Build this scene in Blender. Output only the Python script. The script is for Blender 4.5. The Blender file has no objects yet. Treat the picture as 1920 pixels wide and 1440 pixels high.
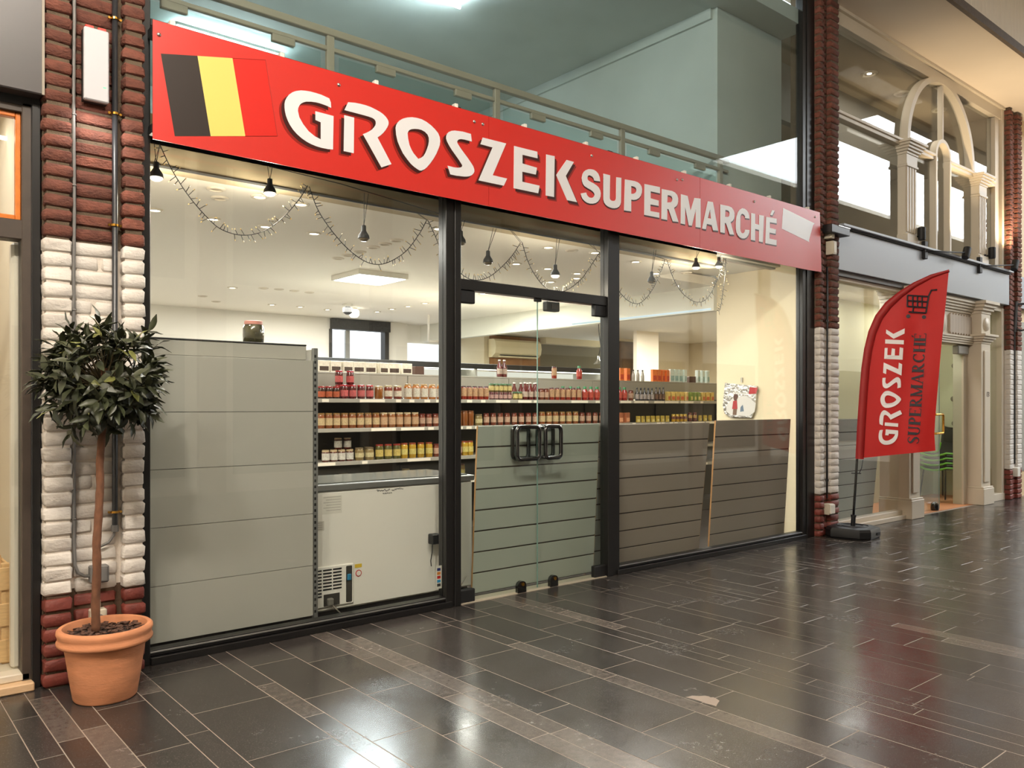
import bpy, math, random
from mathutils import Vector, Matrix
from mathutils.geometry import tessellate_polygon

random.seed(11)
sc = bpy.context.scene
col = sc.collection
PI = math.pi

# ------------------------------------------------------------------ camera
# Shopfront plane is Y = 0, X runs along the arcade, +Y goes into the shop.
FPX, PCX, HOR, EYE, DIST = 1530.0, 960.0, 761.0, 1.45, 4.83
YAW = math.atan2(1830, 1530)
CA, SA = math.cos(YAW), math.sin(YAW)
cam_data = bpy.data.cameras.new('camera')
cam_data.sensor_width = 36.0
cam_data.lens = 36.0 * FPX / 1920.0
cam_data.shift_y = (HOR - 720.0) / 1920.0
cam_data.clip_start = 0.05
cam = bpy.data.objects.new('camera', cam_data)
cam.location = (0, -DIST, EYE)
cam.rotation_euler = (PI / 2, 0, YAW - PI / 2)
col.objects.link(cam)
sc.camera = cam

# ------------------------------------------------------------------ world, exposure
world = bpy.data.worlds.new('overcast_sky')
sc.world = world
world.use_nodes = True
bgn = world.node_tree.nodes['Background']
bgn.inputs[0].default_value = (0.90, 0.95, 1.0, 1)
bgn.inputs[1].default_value = 4.0
vs = sc.view_settings
vs.view_transform = 'Standard'
vs.look = 'None'
vs.gamma = 1.0
vs.use_curve_mapping = False
vs.exposure = 0.22
sc.cycles.max_bounces = 8
sc.cycles.diffuse_bounces = 4
sc.cycles.glossy_bounces = 4
sc.cycles.transmission_bounces = 6
sc.cycles.transparent_max_bounces = 24
sc.cycles.sample_clamp_indirect = 6.0
sc.cycles.caustics_reflective = False
sc.cycles.caustics_refractive = False


def area_light(name, loc, size, size_y, power, color, rot=(0, 0, 0), portal=False, spread=PI, shape='RECTANGLE'):
    d = bpy.data.lights.new(name, 'AREA')
    d.shape = shape
    d.size = size
    d.size_y = size_y
    d.energy = power
    d.color = color
    d.spread = spread
    if portal:
        d.cycles.is_portal = True
    o = bpy.data.objects.new(name, d)
    o.location = loc
    o.rotation_euler = rot
    col.objects.link(o)
    return o


# daylight enters by the roof light at the far end of the arcade
area_light('roof_light_sky', (23.6, -4.4, 7.05), 16.8, 3.9, 1500.0, (0.93, 0.97, 1.0))
WARM = (1.0, 0.92, 0.81)
NEUT = (1.0, 0.955, 0.885)
COOL = (0.80, 0.95, 1.0)

# ------------------------------------------------------------------ geometry helpers
def ray(px, py):
    o = px - PCX
    return (CA * FPX + SA * o, SA * FPX - CA * o, HOR - py)


def W(px, py, Y=0.0):
    """point where the sight line of a pixel meets the plane Y"""
    d = ray(px, py)
    t = (Y + DIST) / d[1]
    return Vector((d[0] * t, Y, EYE + d[2] * t))


def F(px, py, Z=0.0):
    d = ray(px, py)
    t = (Z - EYE) / d[2]
    return Vector((d[0] * t, d[1] * t - DIST, Z))


def XP(px, py, X):
    d = ray(px, py)
    t = X / d[0]
    return Vector((X, d[1] * t - DIST, EYE + d[2] * t))


def PRJ(p):
    dx, dy, dz = p[0], p[1] + DIST, p[2] - EYE
    dep = CA * dx + SA * dy
    return (PCX + FPX * (SA * dx - CA * dy) / dep, HOR - FPX * dz / dep, dep)


class MB:
    """collects shapes and links them as one mesh object"""
    def __init__(s):
        s.v = []
        s.f = []

    def add(s, verts, faces):
        b = len(s.v)
        s.v += [tuple(p) for p in verts]
        s.f += [tuple(i + b for i in f) for f in faces]
        return s

    def box(s, x0, x1, y0, y1, z0, z1):
        if x0 > x1: x0, x1 = x1, x0
        if y0 > y1: y0, y1 = y1, y0
        if z0 > z1: z0, z1 = z1, z0
        return s.add([(x0, y0, z0), (x1, y0, z0), (x1, y1, z0), (x0, y1, z0), (x0, y0, z1), (x1, y0, z1), (x1, y1, z1), (x0, y1, z1)],
                     [(0, 3, 2, 1), (4, 5, 6, 7), (0, 1, 5, 4), (1, 2, 6, 5), (2, 3, 7, 6), (3, 0, 4, 7)])

    def cbox(s, x0, x1, y0, y1, z0, z1, b=0.004, jit=0.0, rnd=random):
        """chamfered box, 44 triangles"""
        vs, idx = [], {}
        X, Y, Z = (x0, x1), (y0, y1), (z0, z1)
        for i in (0, 1):
            for j in (0, 1):
                for k in (0, 1):
                    sx, sy, sz = 1 - 2 * i, 1 - 2 * j, 1 - 2 * k
                    for a in range(3):
                        p = [X[i] + sx * b, Y[j] + sy * b, Z[k] + sz * b]
                        p[a] = (X[i], Y[j], Z[k])[a]
                        if jit:
                            p = [q + rnd.uniform(-jit, jit) for q in p]
                        idx[(i, j, k, a)] = len(vs)
                        vs.append(p)
        fs = []
        for a in range(3):
            o = [q for q in range(3) if q != a]
            for e in (0, 1):
                ring = []
                for (m, n) in ((0, 0), (1, 0), (1, 1), (0, 1)):
                    key = [0, 0, 0]
                    key[a] = e
                    key[o[0]] = m
                    key[o[1]] = n
                    ring.append(idx[(key[0], key[1], key[2], a)])
                fs.append(ring if (e == 1) == (a != 1) else ring[::-1])
        for a in range(3):            # edges along axis a
            o = [q for q in range(3) if q != a]
            for m in (0, 1):
                for n in (0, 1):
                    k0 = [0, 0, 0]; k1 = [0, 0, 0]
                    k0[a], k1[a] = 0, 1
                    k0[o[0]] = k1[o[0]] = m
                    k0[o[1]] = k1[o[1]] = n
                    fs.append([idx[(*k0, o[0])], idx[(*k1, o[0])], idx[(*k1, o[1])], idx[(*k0, o[1])]])
        for i in (0, 1):
            for j in (0, 1):
                for k in (0, 1):
                    fs.append([idx[(i, j, k, 0)], idx[(i, j, k, 1)], idx[(i, j, k, 2)]])
        return s.add(vs, fs)

    def tube(s, pts, r, n=8, closed=False, caps=True):
        pts = [Vector(p) for p in pts]
        m = len(pts)
        rs = r if isinstance(r, (list, tuple)) else [r] * m
        vs = []
        up = None
        for i, p in enumerate(pts):
            if closed:
                t = (pts[(i + 1) % m] - pts[i - 1])
            else:
                t = (pts[min(i + 1, m - 1)] - pts[max(i - 1, 0)])
            t.normalize()
            if up is None:
                ref = Vector((0, 0, 1)) if abs(t.z) < 0.9 else Vector((1, 0, 0))
                up = (ref - t * ref.dot(t)).normalized()
            else:
                up = (up - t * up.dot(t))
                if up.length < 1e-5:
                    ref = Vector((0, 0, 1)) if abs(t.z) < 0.9 else Vector((1, 0, 0))
                    up = ref - t * ref.dot(t)
                up.normalize()
            sd = t.cross(up)
            for q in range(n):
                a = 2 * PI * q / n
                vs.append(p + (up * math.cos(a) + sd * math.sin(a)) * rs[i])
        fs = []
        last = m if closed else m - 1
        for i in range(last):
            j = (i + 1) % m
            for q in range(n):
                w = (q + 1) % n
                fs.append((i * n + q, i * n + w, j * n + w, j * n + q))
        if caps and not closed:
            fs.append(tuple(range(n))[::-1])
            fs.append(tuple((m - 1) * n + q for q in range(n)))
        return s.add(vs, fs)

    def lathe(s, prof, c=(0, 0, 0), n=24, axis='Z', cap=True):
        """prof: list of (radius, height)"""
        vs, fs = [], []
        for (r, h) in prof:
            for q in range(n):
                a = 2 * PI * q / n
                x, y = r * math.cos(a), r * math.sin(a)
                if axis == 'Z': p = (c[0] + x, c[1] + y, c[2] + h)
                elif axis == 'Y': p = (c[0] + x, c[1] + h, c[2] + y)
                else: p = (c[0] + h, c[1] + x, c[2] + y)
                vs.append(p)
        m = len(prof)
        for i in range(m - 1):
            for q in range(n):
                w = (q + 1) % n
                fs.append((i * n + q, i * n + w, (i + 1) * n + w, (i + 1) * n + q))
        if cap:
            fs.append(tuple(range(n))[::-1])
            fs.append(tuple((m - 1) * n + q for q in range(n)))
        return s.add(vs, fs)

    def poly(s, loops, to3, depth):
        """flat shape with holes, extruded. loops: 2D outlines; to3(u, v, d) -> point, d = 0 front, depth = back"""
        flat = [p for l in loops for p in l]
        tris = tessellate_polygon([[Vector((p[0], p[1], 0)) for p in l] for l in loops])
        n = len(flat)
        vs = [to3(p[0], p[1], 0) for p in flat] + [to3(p[0], p[1], depth) for p in flat]
        fs = [tuple(t) for t in tris] + [tuple(i + n for i in t[::-1]) for t in tris]
        b = 0
        for l in loops:
            k = len(l)
            for i in range(k):
                j = (i + 1) % k
                fs.append((b + i, b + j, n + b + j, n + b + i))
            b += k
        return s.add(vs, fs)

    def xform(s, M):
        s.v = [tuple(M @ Vector(p)) for p in s.v]
        return s

    def mesh(s, name, mat=None, smooth=False, fix=True):
        me = bpy.data.meshes.new(name)
        me.from_pydata(s.v, [], s.f)
        if fix:
            import bmesh
            bm = bmesh.new()
            bm.from_mesh(me)
            bmesh.ops.recalc_face_normals(bm, faces=bm.faces)
            bm.to_mesh(me)
            bm.free()
        if mat:
            me.materials.append(mat)
        if smooth:
            if smooth is True:
                me.polygons.foreach_set('use_smooth', [True] * len(me.polygons))
            else:
                me.polygons.foreach_set('use_smooth', [True] * len(me.polygons))
                me.set_sharp_from_angle(angle=math.radians(smooth))
        me.update()
        return me

    def build(s, name, mat=None, parent=None, smooth=False, loc=None):
        o = bpy.data.objects.new(name, s.mesh(name, mat, smooth))
        col.objects.link(o)
        if parent: o.parent = parent
        if loc: o.location = loc
        return o


def inst(name, mesh, parent=None, loc=(0, 0, 0), rot=(0, 0, 0), scale=(1, 1, 1)):
    o = bpy.data.objects.new(name, mesh)
    col.objects.link(o)
    if parent: o.parent = parent
    o.location = loc
    o.rotation_euler = rot
    o.scale = scale
    return o


def empty(name, loc=(0, 0, 0), rz=0.0):
    o = bpy.data.objects.new(name, None)
    o.empty_display_size = 0.05
    o.location = loc
    o.rotation_euler = (0, 0, rz)
    col.objects.link(o)
    return o


def tag(o, label=None, cat=None, group=None, kind=None):
    if label: o['label'] = label
    if cat: o['category'] = cat
    if group: o['group'] = group
    if kind: o['kind'] = kind
    return o


def box(name, mat, x0, x1, y0, y1, z0, z1, parent=None, b=0.0):
    m = MB()
    if b: m.cbox(min(x0, x1), max(x0, x1), min(y0, y1), max(y0, y1), min(z0, z1), max(z0, z1), b)
    else: m.box(x0, x1, y0, y1, z0, z1)
    return m.build(name, mat, parent)


def copy_tree(o, parent=None):
    c = o.copy()
    col.objects.link(c)
    c.parent = parent
    for ch in list(o.children):
        copy_tree(ch, c)
    return c


ORD = 'first second third fourth fifth sixth seventh eighth ninth tenth eleventh twelfth thirteenth fourteenth fifteenth sixteenth seventeenth eighteenth nineteenth twentieth'.split()


def ordw(n):
    if n < len(ORD): return ORD[n]
    n += 1
    return f"{n}{'st' if n % 10 == 1 and n != 11 else 'nd' if n % 10 == 2 and n != 12 else 'rd' if n % 10 == 3 and n != 13 else 'th'}"


# ------------------------------------------------------------------ materials
def lin(c):
    return tuple(((x / 255.0) / 12.92 if x / 255.0 <= 0.04045 else ((x / 255.0 + 0.055) / 1.055) ** 2.4) for x in c)


def nd(nt, t, **kw):
    n = nt.nodes.new(t)
    for k, v in kw.items():
        setattr(n, k, v)
    return n


def M(name, rgb, rough=0.5, metal=0.0, spec=0.5, bump=0.0, bscale=60.0, var=0.0, vscale=6.0, ovar=0.0, coat=0.0,
      emit=None, estr=0.0, trans=0.0, sheen=0.0, stretch=None, dark=None):
    m = bpy.data.materials.new(name)
    m.use_nodes = True
    nt = m.node_tree
    bs = nt.nodes['Principled BSDF']
    c = lin(rgb)
    bs.inputs['Base Color'].default_value = (*c, 1)
    bs.inputs['Roughness'].default_value = rough
    bs.inputs['Metallic'].default_value = metal
    bs.inputs['Specular IOR Level'].default_value = spec
    bs.inputs['Coat Weight'].default_value = coat
    bs.inputs['Coat Roughness'].default_value = 0.1
    if trans: bs.inputs['Transmission Weight'].default_value = trans
    if emit:
        bs.inputs['Emission Color'].default_value = (*lin(emit), 1)
        bs.inputs['Emission Strength'].default_value = estr
    tc = None
    if var or bump or ovar:
        tc = nd(nt, 'ShaderNodeTexCoord')
        geo = nd(nt, 'ShaderNodeNewGeometry')
        vec = geo.outputs['Position']
        if stretch:
            mp = nd(nt, 'ShaderNodeMapping')
            mp.inputs['Scale'].default_value = stretch
            nt.links.new(vec, mp.inputs['Vector'])
            vec = mp.outputs['Vector']
    if var or ovar:
        fac = None
        if var:
            nz = nd(nt, 'ShaderNodeTexNoise')
            nz.inputs['Scale'].default_value = vscale
            nz.inputs['Detail'].default_value = 5
            nt.links.new(vec, nz.inputs['Vector'])
            mr = nd(nt, 'ShaderNodeMapRange')
            mr.inputs['From Min'].default_value = 0.3
            mr.inputs['From Max'].default_value = 0.7
            mr.inputs['To Min'].default_value = 1 - var
            mr.inputs['To Max'].default_value = 1 + var
            nt.links.new(nz.outputs['Fac'], mr.inputs['Value'])
            fac = mr.outputs['Result']
        if ovar:
            oi = nd(nt, 'ShaderNodeObjectInfo')
            mr2 = nd(nt, 'ShaderNodeMapRange')
            mr2.inputs['To Min'].default_value = 1 - ovar
            mr2.inputs['To Max'].default_value = 1 + ovar
            nt.links.new(oi.outputs['Random'], mr2.inputs['Value'])
            if fac:
                mu = nd(nt, 'ShaderNodeMath', operation='MULTIPLY')
                nt.links.new(fac, mu.inputs[0])
                nt.links.new(mr2.outputs['Result'], mu.inputs[1])
                fac = mu.outputs[0]
            else:
                fac = mr2.outputs['Result']
        vm = nd(nt, 'ShaderNodeVectorMath', operation='SCALE')
        vm.inputs[0].default_value = c
        nt.links.new(fac, vm.inputs['Scale'])
        nt.links.new(vm.outputs['Vector'], bs.inputs['Base Color'])
    if bump:
        nb = nd(nt, 'ShaderNodeTexNoise')
        nb.inputs['Scale'].default_value = bscale
        nb.inputs['Detail'].default_value = 6
        nt.links.new(vec, nb.inputs['Vector'])
        bp = nd(nt, 'ShaderNodeBump')
        bp.inputs['Strength'].default_value = bump
        bp.inputs['Distance'].default_value = 0.01
        nt.links.new(nb.outputs['Fac'], bp.inputs['Height'])
        nt.links.new(bp.outputs['Normal'], bs.inputs['Normal'])
    return m


def glass_mat(name, tint=(1, 1, 1), f0=0.04, rough=0.0, gain=1.0):
    """clear pane: see-through with a mirror reflection that grows at grazing angles"""
    m = bpy.data.materials.new(name)
    m.use_nodes = True
    nt = m.node_tree
    nt.nodes.clear()
    out = nd(nt, 'ShaderNodeOutputMaterial')
    geo = nd(nt, 'ShaderNodeNewGeometry')
    dot = nd(nt, 'ShaderNodeVectorMath', operation='DOT_PRODUCT')
    nt.links.new(geo.outputs['Normal'], dot.inputs[0])
    nt.links.new(geo.outputs['Incoming'], dot.inputs[1])
    ab = nd(nt, 'ShaderNodeMath', operation='ABSOLUTE')
    nt.links.new(dot.outputs['Value'], ab.inputs[0])
    om = nd(nt, 'ShaderNodeMath', operation='SUBTRACT')
    om.inputs[0].default_value = 1.0
    nt.links.new(ab.outputs[0], om.inputs[1])
    pw = nd(nt, 'ShaderNodeMath', operation='POWER')
    pw.inputs[1].default_value = 5.0
    nt.links.new(om.outputs[0], pw.inputs[0])
    ma = nd(nt, 'ShaderNodeMath', operation='MULTIPLY_ADD')
    ma.inputs[1].default_value = (1 - f0) * gain
    ma.inputs[2].default_value = f0 * gain
    nt.links.new(pw.outputs[0], ma.inputs[0])
    tr = nd(nt, 'ShaderNodeBsdfTransparent')
    tr.inputs[0].default_value = (*tint, 1)
    gl = nd(nt, 'ShaderNodeBsdfGlossy')
    gl.inputs['Roughness'].default_value = rough
    mx = nd(nt, 'ShaderNodeMixShader')
    nt.links.new(ma.outputs[0], mx.inputs[0])
    nt.links.new(tr.outputs[0], mx.inputs[1])
    nt.links.new(gl.outputs[0], mx.inputs[2])
    nt.links.new(mx.outputs[0], out.inputs['Surface'])
    return m


def lamp_mat(name, rgb, strength):
    m = bpy.data.materials.new(name)
    m.use_nodes = True
    nt = m.node_tree
    nt.nodes.clear()
    out = nd(nt, 'ShaderNodeOutputMaterial')
    em = nd(nt, 'ShaderNodeEmission')
    em.inputs[0].default_value = (*lin(rgb), 1)
    em.inputs[1].default_value = strength
    nt.links.new(em.outputs[0], out.inputs['Surface'])
    return m


def stone_mat(name, rgb, pale):
    """polished dark limestone: mottled, with fine pale specks and a worn sheen"""
    m = M(name, rgb, rough=0.3, spec=0.5)
    nt = m.node_tree
    bs = nt.nodes['Principled BSDF']
    geo = nd(nt, 'ShaderNodeNewGeometry')
    oi = nd(nt, 'ShaderNodeObjectInfo')
    def noise(scale, detail, rough=0.6):
        n = nd(nt, 'ShaderNodeTexNoise')
        n.inputs['Scale'].default_value = scale
        n.inputs['Detail'].default_value = detail
        n.inputs['Roughness'].default_value = rough
        nt.links.new(geo.outputs['Position'], n.inputs['Vector'])
        return n
    def mrange(src, a, b, c, d):
        r = nd(nt, 'ShaderNodeMapRange')
        r.inputs['From Min'].default_value = a
        r.inputs['From Max'].default_value = b
        r.inputs['To Min'].default_value = c
        r.inputs['To Max'].default_value = d
        nt.links.new(src, r.inputs['Value'])
        return r.outputs['Result']
    n1 = noise(26, 8, 0.75)
    n2 = noise(170, 3)
    n3 = noise(2.2, 4)
    base = nd(nt, 'ShaderNodeMix', data_type='RGBA')
    base.inputs[6].default_value = (*[c * 0.78 for c in lin(rgb)], 1)
    base.inputs[7].default_value = (*[c * 1.35 for c in lin(rgb)], 1)
    nt.links.new(mrange(n1.outputs['Fac'], 0.35, 0.7, 0, 1), base.inputs[0])
    speck = nd(nt, 'ShaderNodeMix', data_type='RGBA')
    speck.inputs[7].default_value = (*lin(pale), 1)
    nt.links.new(base.outputs[2], speck.inputs[6])
    nt.links.new(mrange(n2.outputs['Fac'], 0.60, 0.80, 0, 0.75), speck.inputs[0])
    vm = nd(nt, 'ShaderNodeVectorMath', operation='SCALE')
    nt.links.new(speck.outputs[2], vm.inputs[0])
    nt.links.new(mrange(oi.outputs['Random'], 0, 1, 0.8, 1.22), vm.inputs['Scale'])
    nt.links.new(vm.outputs['Vector'], bs.inputs['Base Color'])
    rs = nd(nt, 'ShaderNodeMath', operation='ADD')
    nt.links.new(mrange(n1.outputs['Fac'], 0.3, 0.7, 0.17, 0.24), rs.inputs[0])
    nt.links.new(mrange(n3.outputs['Fac'], 0.35, 0.65, -0.03, 0.06), rs.inputs[1])
    nt.links.new(rs.outputs[0], bs.inputs['Roughness'])
    bp = nd(nt, 'ShaderNodeBump')
    bp.inputs['Strength'].default_value = 0.035
    bp.inputs['Distance'].default_value = 0.002
    nt.links.new(n1.outputs['Fac'], bp.inputs['Height'])
    nt.links.new(bp.outputs['Normal'], bs.inputs['Normal'])
    return m


MT = {}
MT['stone'] = stone_mat('dark_polished_stone', (55, 51, 49), (150, 142, 134))
MT['stone_pale'] = stone_mat('worn_pale_stone', (86, 79, 74), (165, 155, 146))
MT['grout'] = M('floor_grout', (146, 134, 122), 0.8, bump=0.2)
MT['brick_red'] = M('hand_formed_red_brick', (106, 61, 48), 0.85, bump=0.9, bscale=55, var=0.3, vscale=16, ovar=0.22, stretch=(1, 1, 1.8))
MT['brick_low'] = M('painted_oxblood_brick', (116, 52, 42), 0.6, bump=0.5, bscale=45, var=0.2, vscale=14, ovar=0.12)
MT['brick_white'] = M('white_painted_brick', (214, 207, 199), 0.6, bump=0.6, bscale=38, var=0.04, vscale=8, stretch=(1, 1, 1.6))
MT['mortar'] = M('brown_mortar', (92, 78, 62), 0.9, bump=0.6, bscale=90, var=0.15)
MT['mortar_white'] = M('white_painted_mortar', (216, 206, 194), 0.7, bump=0.5, bscale=60)
MT['mortar_low'] = M('dark_low_mortar', (82, 62, 46), 0.9, bump=0.5, bscale=80)
MT['black'] = M('black_painted_frame', (24, 23, 23), 0.35, spec=0.5)
MT['black_matt'] = M('matt_black', (18, 18, 19), 0.6)
MT['rubber'] = M('black_plastic', (22, 22, 24), 0.45, bump=0.05, bscale=200)
MT['glossblack'] = M('gloss_black_enamel', (12, 12, 12), 0.12, coat=1.0)
MT['steel'] = M('brushed_steel', (190, 188, 184), 0.3, metal=1.0)
MT['alu'] = M('dull_aluminium', (150, 150, 148), 0.45, metal=0.8)
MT['brass'] = M('polished_brass', (214, 160, 70), 0.2, metal=1.0)
MT['glass'] = glass_mat('shop_glass', (0.97, 0.985, 0.975))
MT['glass_up'] = glass_mat('upper_tinted_glass', (0.90, 0.955, 0.955))
MT['glass_door'] = glass_mat('door_glass', (0.945, 0.98, 0.965))
MT['glass_rail'] = glass_mat('balustrade_glass', (0.90, 0.97, 0.97))
MT['glass_edge'] = M('green_glass_edge', (120, 150, 142), 0.2, spec=0.6)
MT['white'] = M('white_wall_paint', (226, 222, 212), 0.7, bump=0.05, bscale=80)
MT['ceil'] = M('cream_ceiling', (238, 232, 220), 0.8)
MT['cream'] = M('cream_wall', (222, 208, 176), 0.7, var=0.03, vscale=1.5)
MT['soffit'] = M('beige_soffit', (228, 214, 196), 0.75, var=0.03, vscale=1.0)
MT['boards'] = M('beige_boards', (226, 214, 196), 0.6)
MT['darktrim'] = M('brown_trim', (84, 68, 54), 0.6, var=0.2, vscale=20)
MT['opp'] = M('opposite_front', (208, 203, 190), 0.6)
MT['ceil_arc'] = M('arcade_ceiling', (196, 188, 174), 0.8)
# ================================================================== THE SETTING
ZS = 6.06          # arcade soffit height
SHOP_Z = 2.90      # ceiling of the shop

# ---- arcade floor: grout bed with laid stone tiles
floor = box('floor', MT['grout'], -6, 32, -9, 0.02, -0.06, -0.0006)
tag(floor, 'dark polished stone floor of the arcade', kind='structure')
edges = [0.862]
for w in (0.11, 0.223, 0.11):
    edges.append(edges[-1] + w)
PATT = (0.385, 0.105, 0.272, 0.268, 0.11, 0.11, 0.21)
k = 0
while edges[-1] < 21:
    edges.append(edges[-1] + PATT[k % 7])
    k += 1
k = 0
while edges[0] > -3.0:
    edges.insert(0, edges[0] - PATT[(5 - k) % 7])
    k += 1
rt = random.Random(5)
tiles = []
START = {0.862: 0.80, 0.972: 0.585, 1.195: 0.50, 1.305: 0.265, 1.69: 0.75, 1.795: 0.42, 2.067: 0.56, 2.335: 0.7, 2.445: 0.3, 2.555: 0.64, 2.765: 0.44}
for i in range(len(edges) - 1):
    xa, xb = edges[i], edges[i + 1]
    st = next((v for kx, v in START.items() if abs(kx - xa) < 0.02), rt.uniform(0.15, 0.66))
    y = -0.03
    nxt = -st
    while y > -8.6:
        tiles.append((xa, xb, nxt, y))
        y = nxt
        nxt = y - (0.66 if xb - xa > 0.13 else rt.choice((0.66, 0.66, 0.8, 0.55)))
G = 0.0019
def pale_tile(t):
    w = t[1] - t[0]
    xa = t[0]
    yc = (t[2] + t[3]) / 2
    if w < 0.13:
        if 2.3 < xa < 2.5: return yc < -0.3
        if 3.1 < xa < 3.3: return -3.6 < yc < -0.7
        if 1.6 < xa < 1.8: return -1.4 < yc < -0.42
        return rt.random() < 0.16
    return False
def screen_area(t):
    ps = []
    for (x, y) in ((t[0], t[2]), (t[1], t[2]), (t[1], t[3]), (t[0], t[3])):
        q = PRJ((x, y, 0))
        if q[2] < 0.3: return 0
        ps.append(q)
    if all(p[0] < 0 for p in ps) or all(p[0] > 1920 for p in ps) or all(p[1] > 1440 for p in ps): return 0
    a = 0
    for i in range(4):
        a += ps[i][0] * ps[(i + 1) % 4][1] - ps[(i + 1) % 4][0] * ps[i][1]
    return abs(a) / 2
tiles.sort(key=screen_area, reverse=True)
rest = {True: MB(), False: MB()}
tmesh = {}
for n, t in enumerate(tiles):
    pale = pale_tile(t)
    w, l = t[1] - t[0], t[3] - t[2]
    if n < 285 and screen_area(t) > 0:
        key = (round(w, 3), round(l, 3), pale)
        if key not in tmesh:
            tmesh[key] = MB().cbox(G, w - G, G, l - G, -0.02, 0, 0.0007).mesh('floor_tile', MT['stone_pale' if pale else 'stone'])
        inst('floor_tile', tmesh[key], floor, (t[0], t[2], rt.uniform(-0.0004, 0.0003)))
    else:
        rest[pale].box(t[0] + G, t[1] - G, t[2] + G, t[3] - G, -0.02, 0)
tag(rest[False].build('distant_tiles', MT['stone'], floor), kind='stuff')
tag(rest[True].build('distant_pale_tiles', MT['stone_pale'], floor), kind='stuff')
# worn patch and chips in the stone
CP = [F(960 + x / 4, 1080 + y / 4) for (x, y) in ((1300, 910), (1352, 898), (1400, 901), (1448, 899), (1474, 903), (1490, 911), (1512, 910), (1535, 922), (1556, 937), (1541, 958), (1531, 977), (1496, 966), (1452, 955), (1405, 937), (1350, 921))]
chip = MB().poly([[(p.x, p.y) for p in CP]], lambda u, v, d: (u, v, 0.0007 - d), 0.003)
tag(chip.build('repair_patch', M('pale_mortar_patch', (150, 137, 126), 0.8, bump=0.4, bscale=150), floor), 'pale mortar repair patch in the dark floor')

# ---- arcade shell: soffits, roof light, opposite front (out of the picture but seen in the glass)
ceil_a = box('ceiling_soffit', MT['soffit'], -6, 32, -0.91, 0.3, ZS, ZS + 0.25)
tag(ceil_a, 'beige soffit over the upper shop windows', kind='structure')
# straight cover strip along the soffit edge
box('edge_trim', MT['darktrim'], -6, 32, -0.955, -0.905, ZS - 0.03, ZS + 0.07, ceil_a)
wl = box('wall_roof_well', MT['boards'], -6, 32, -0.90, -0.88, ZS + 0.25, 6.95)
tag(wl, 'beige boarded upstand along the roof well', kind='structure')
for i in range(60):
    x = 8.6 + i * 0.115
    box('board', MT['boards'], x + 0.002, x + 0.111, -0.922, -0.90, ZS + 0.07, 6.94, wl, 0.003)
ceil_r = MB()
ceil_r.box(-6, 15.2, -8.0, -0.9, 6.95, 7.1)
o = ceil_r.build('ceiling_arcade', MT['ceil_arc']); tag(o, 'closed arcade ceiling in front of the roof light', kind='structure')
o = box('ceiling_strip', MT['ceil_arc'], 15.2, 32, -2.45, -0.9, 6.95, 7.1); tag(o, 'ceiling strip beside the roof light', kind='structure')
o = box('ceiling_far_strip', MT['ceil_arc'], 15.2, 32, -8.0, -6.35, 6.95, 7.1); tag(o, 'far ceiling strip beside the roof light', kind='structure')
o = box('trim_3', MT['ceil_arc'], 15.2, 32, -3.45, -3.05, 6.80, 7.0); tag(o, 'roof light beam', kind='structure')
o = box('ceiling_far_soffit', MT['ceil_arc'], -6, 32, -8.75, -7.9, ZS, ZS + 1.0); tag(o, 'soffit over the opposite shops', kind='structure')
opp = box('wall_opposite', MT['opp'], -6, 32, -8.9, -8.7, 0, 7.1); tag(opp, 'opposite side of the arcade', kind='structure')
o = box('wall_end_near', MT['opp'], -6.2, -6, -8.9, 0.3, 0, 7.1); tag(o, 'near end wall of the arcade', kind='structure')
o = box('wall_end_far', MT['opp'], 32, 32.2, -8.9, 0.3, 0, 7.1); tag(o, 'far end wall of the arcade', kind='structure')
for i in range(11):
    x = -5 + i * 3.2
    box('pier', M('opposite_pier', (120, 98, 82), 0.7) if i == 0 else bpy.data.materials['opposite_pier'], x, x + 0.45, -8.7, -8.58, 0, ZS, opp, 0.01)
    box('shop_window', M('dark_shop_glass', (46, 48, 50), 0.1) if i == 0 else bpy.data.materials['dark_shop_glass'], x + 0.6, x + 3.0, -8.7, -8.67, 0.3, 2.6, opp)
    if x < 7: box('upper_window', bpy.data.materials['dark_shop_glass'], x + 0.6, x + 3.0, -8.7, -8.67, 3.5, 5.6, opp)

# unseen globe lamps added in the closed part of the arcade to light the front
GLOBE = MB().lathe([(0.03, 0.16), (0.09, 0.14), (0.145, 0.07), (0.16, 0.0), (0.145, -0.07), (0.09, -0.13), (0.0, -0.16)], n=20, cap=False).mesh('globe', lamp_mat('added_globe_glow', (255, 245, 231), 480.0), True)
for i, (x, y, p) in enumerate(((-2.6, -4.4, 0), (-0.8, -4.4, 0), (1.0, -4.4, 0))):
    l = empty('added_globe_lamp', (x, y, 5.75))
    tag(l, f"unseen globe lamp added to light the arcade, {ordw(i)} along the arcade", 'lamp', 'added arcade globe lamps')
    inst('globe', GLOBE, l)
    MB().tube([(0, 0, 0.15), (0, 0, 1.2)], 0.012, 8).build('rod', MT['black_matt'], l)

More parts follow.
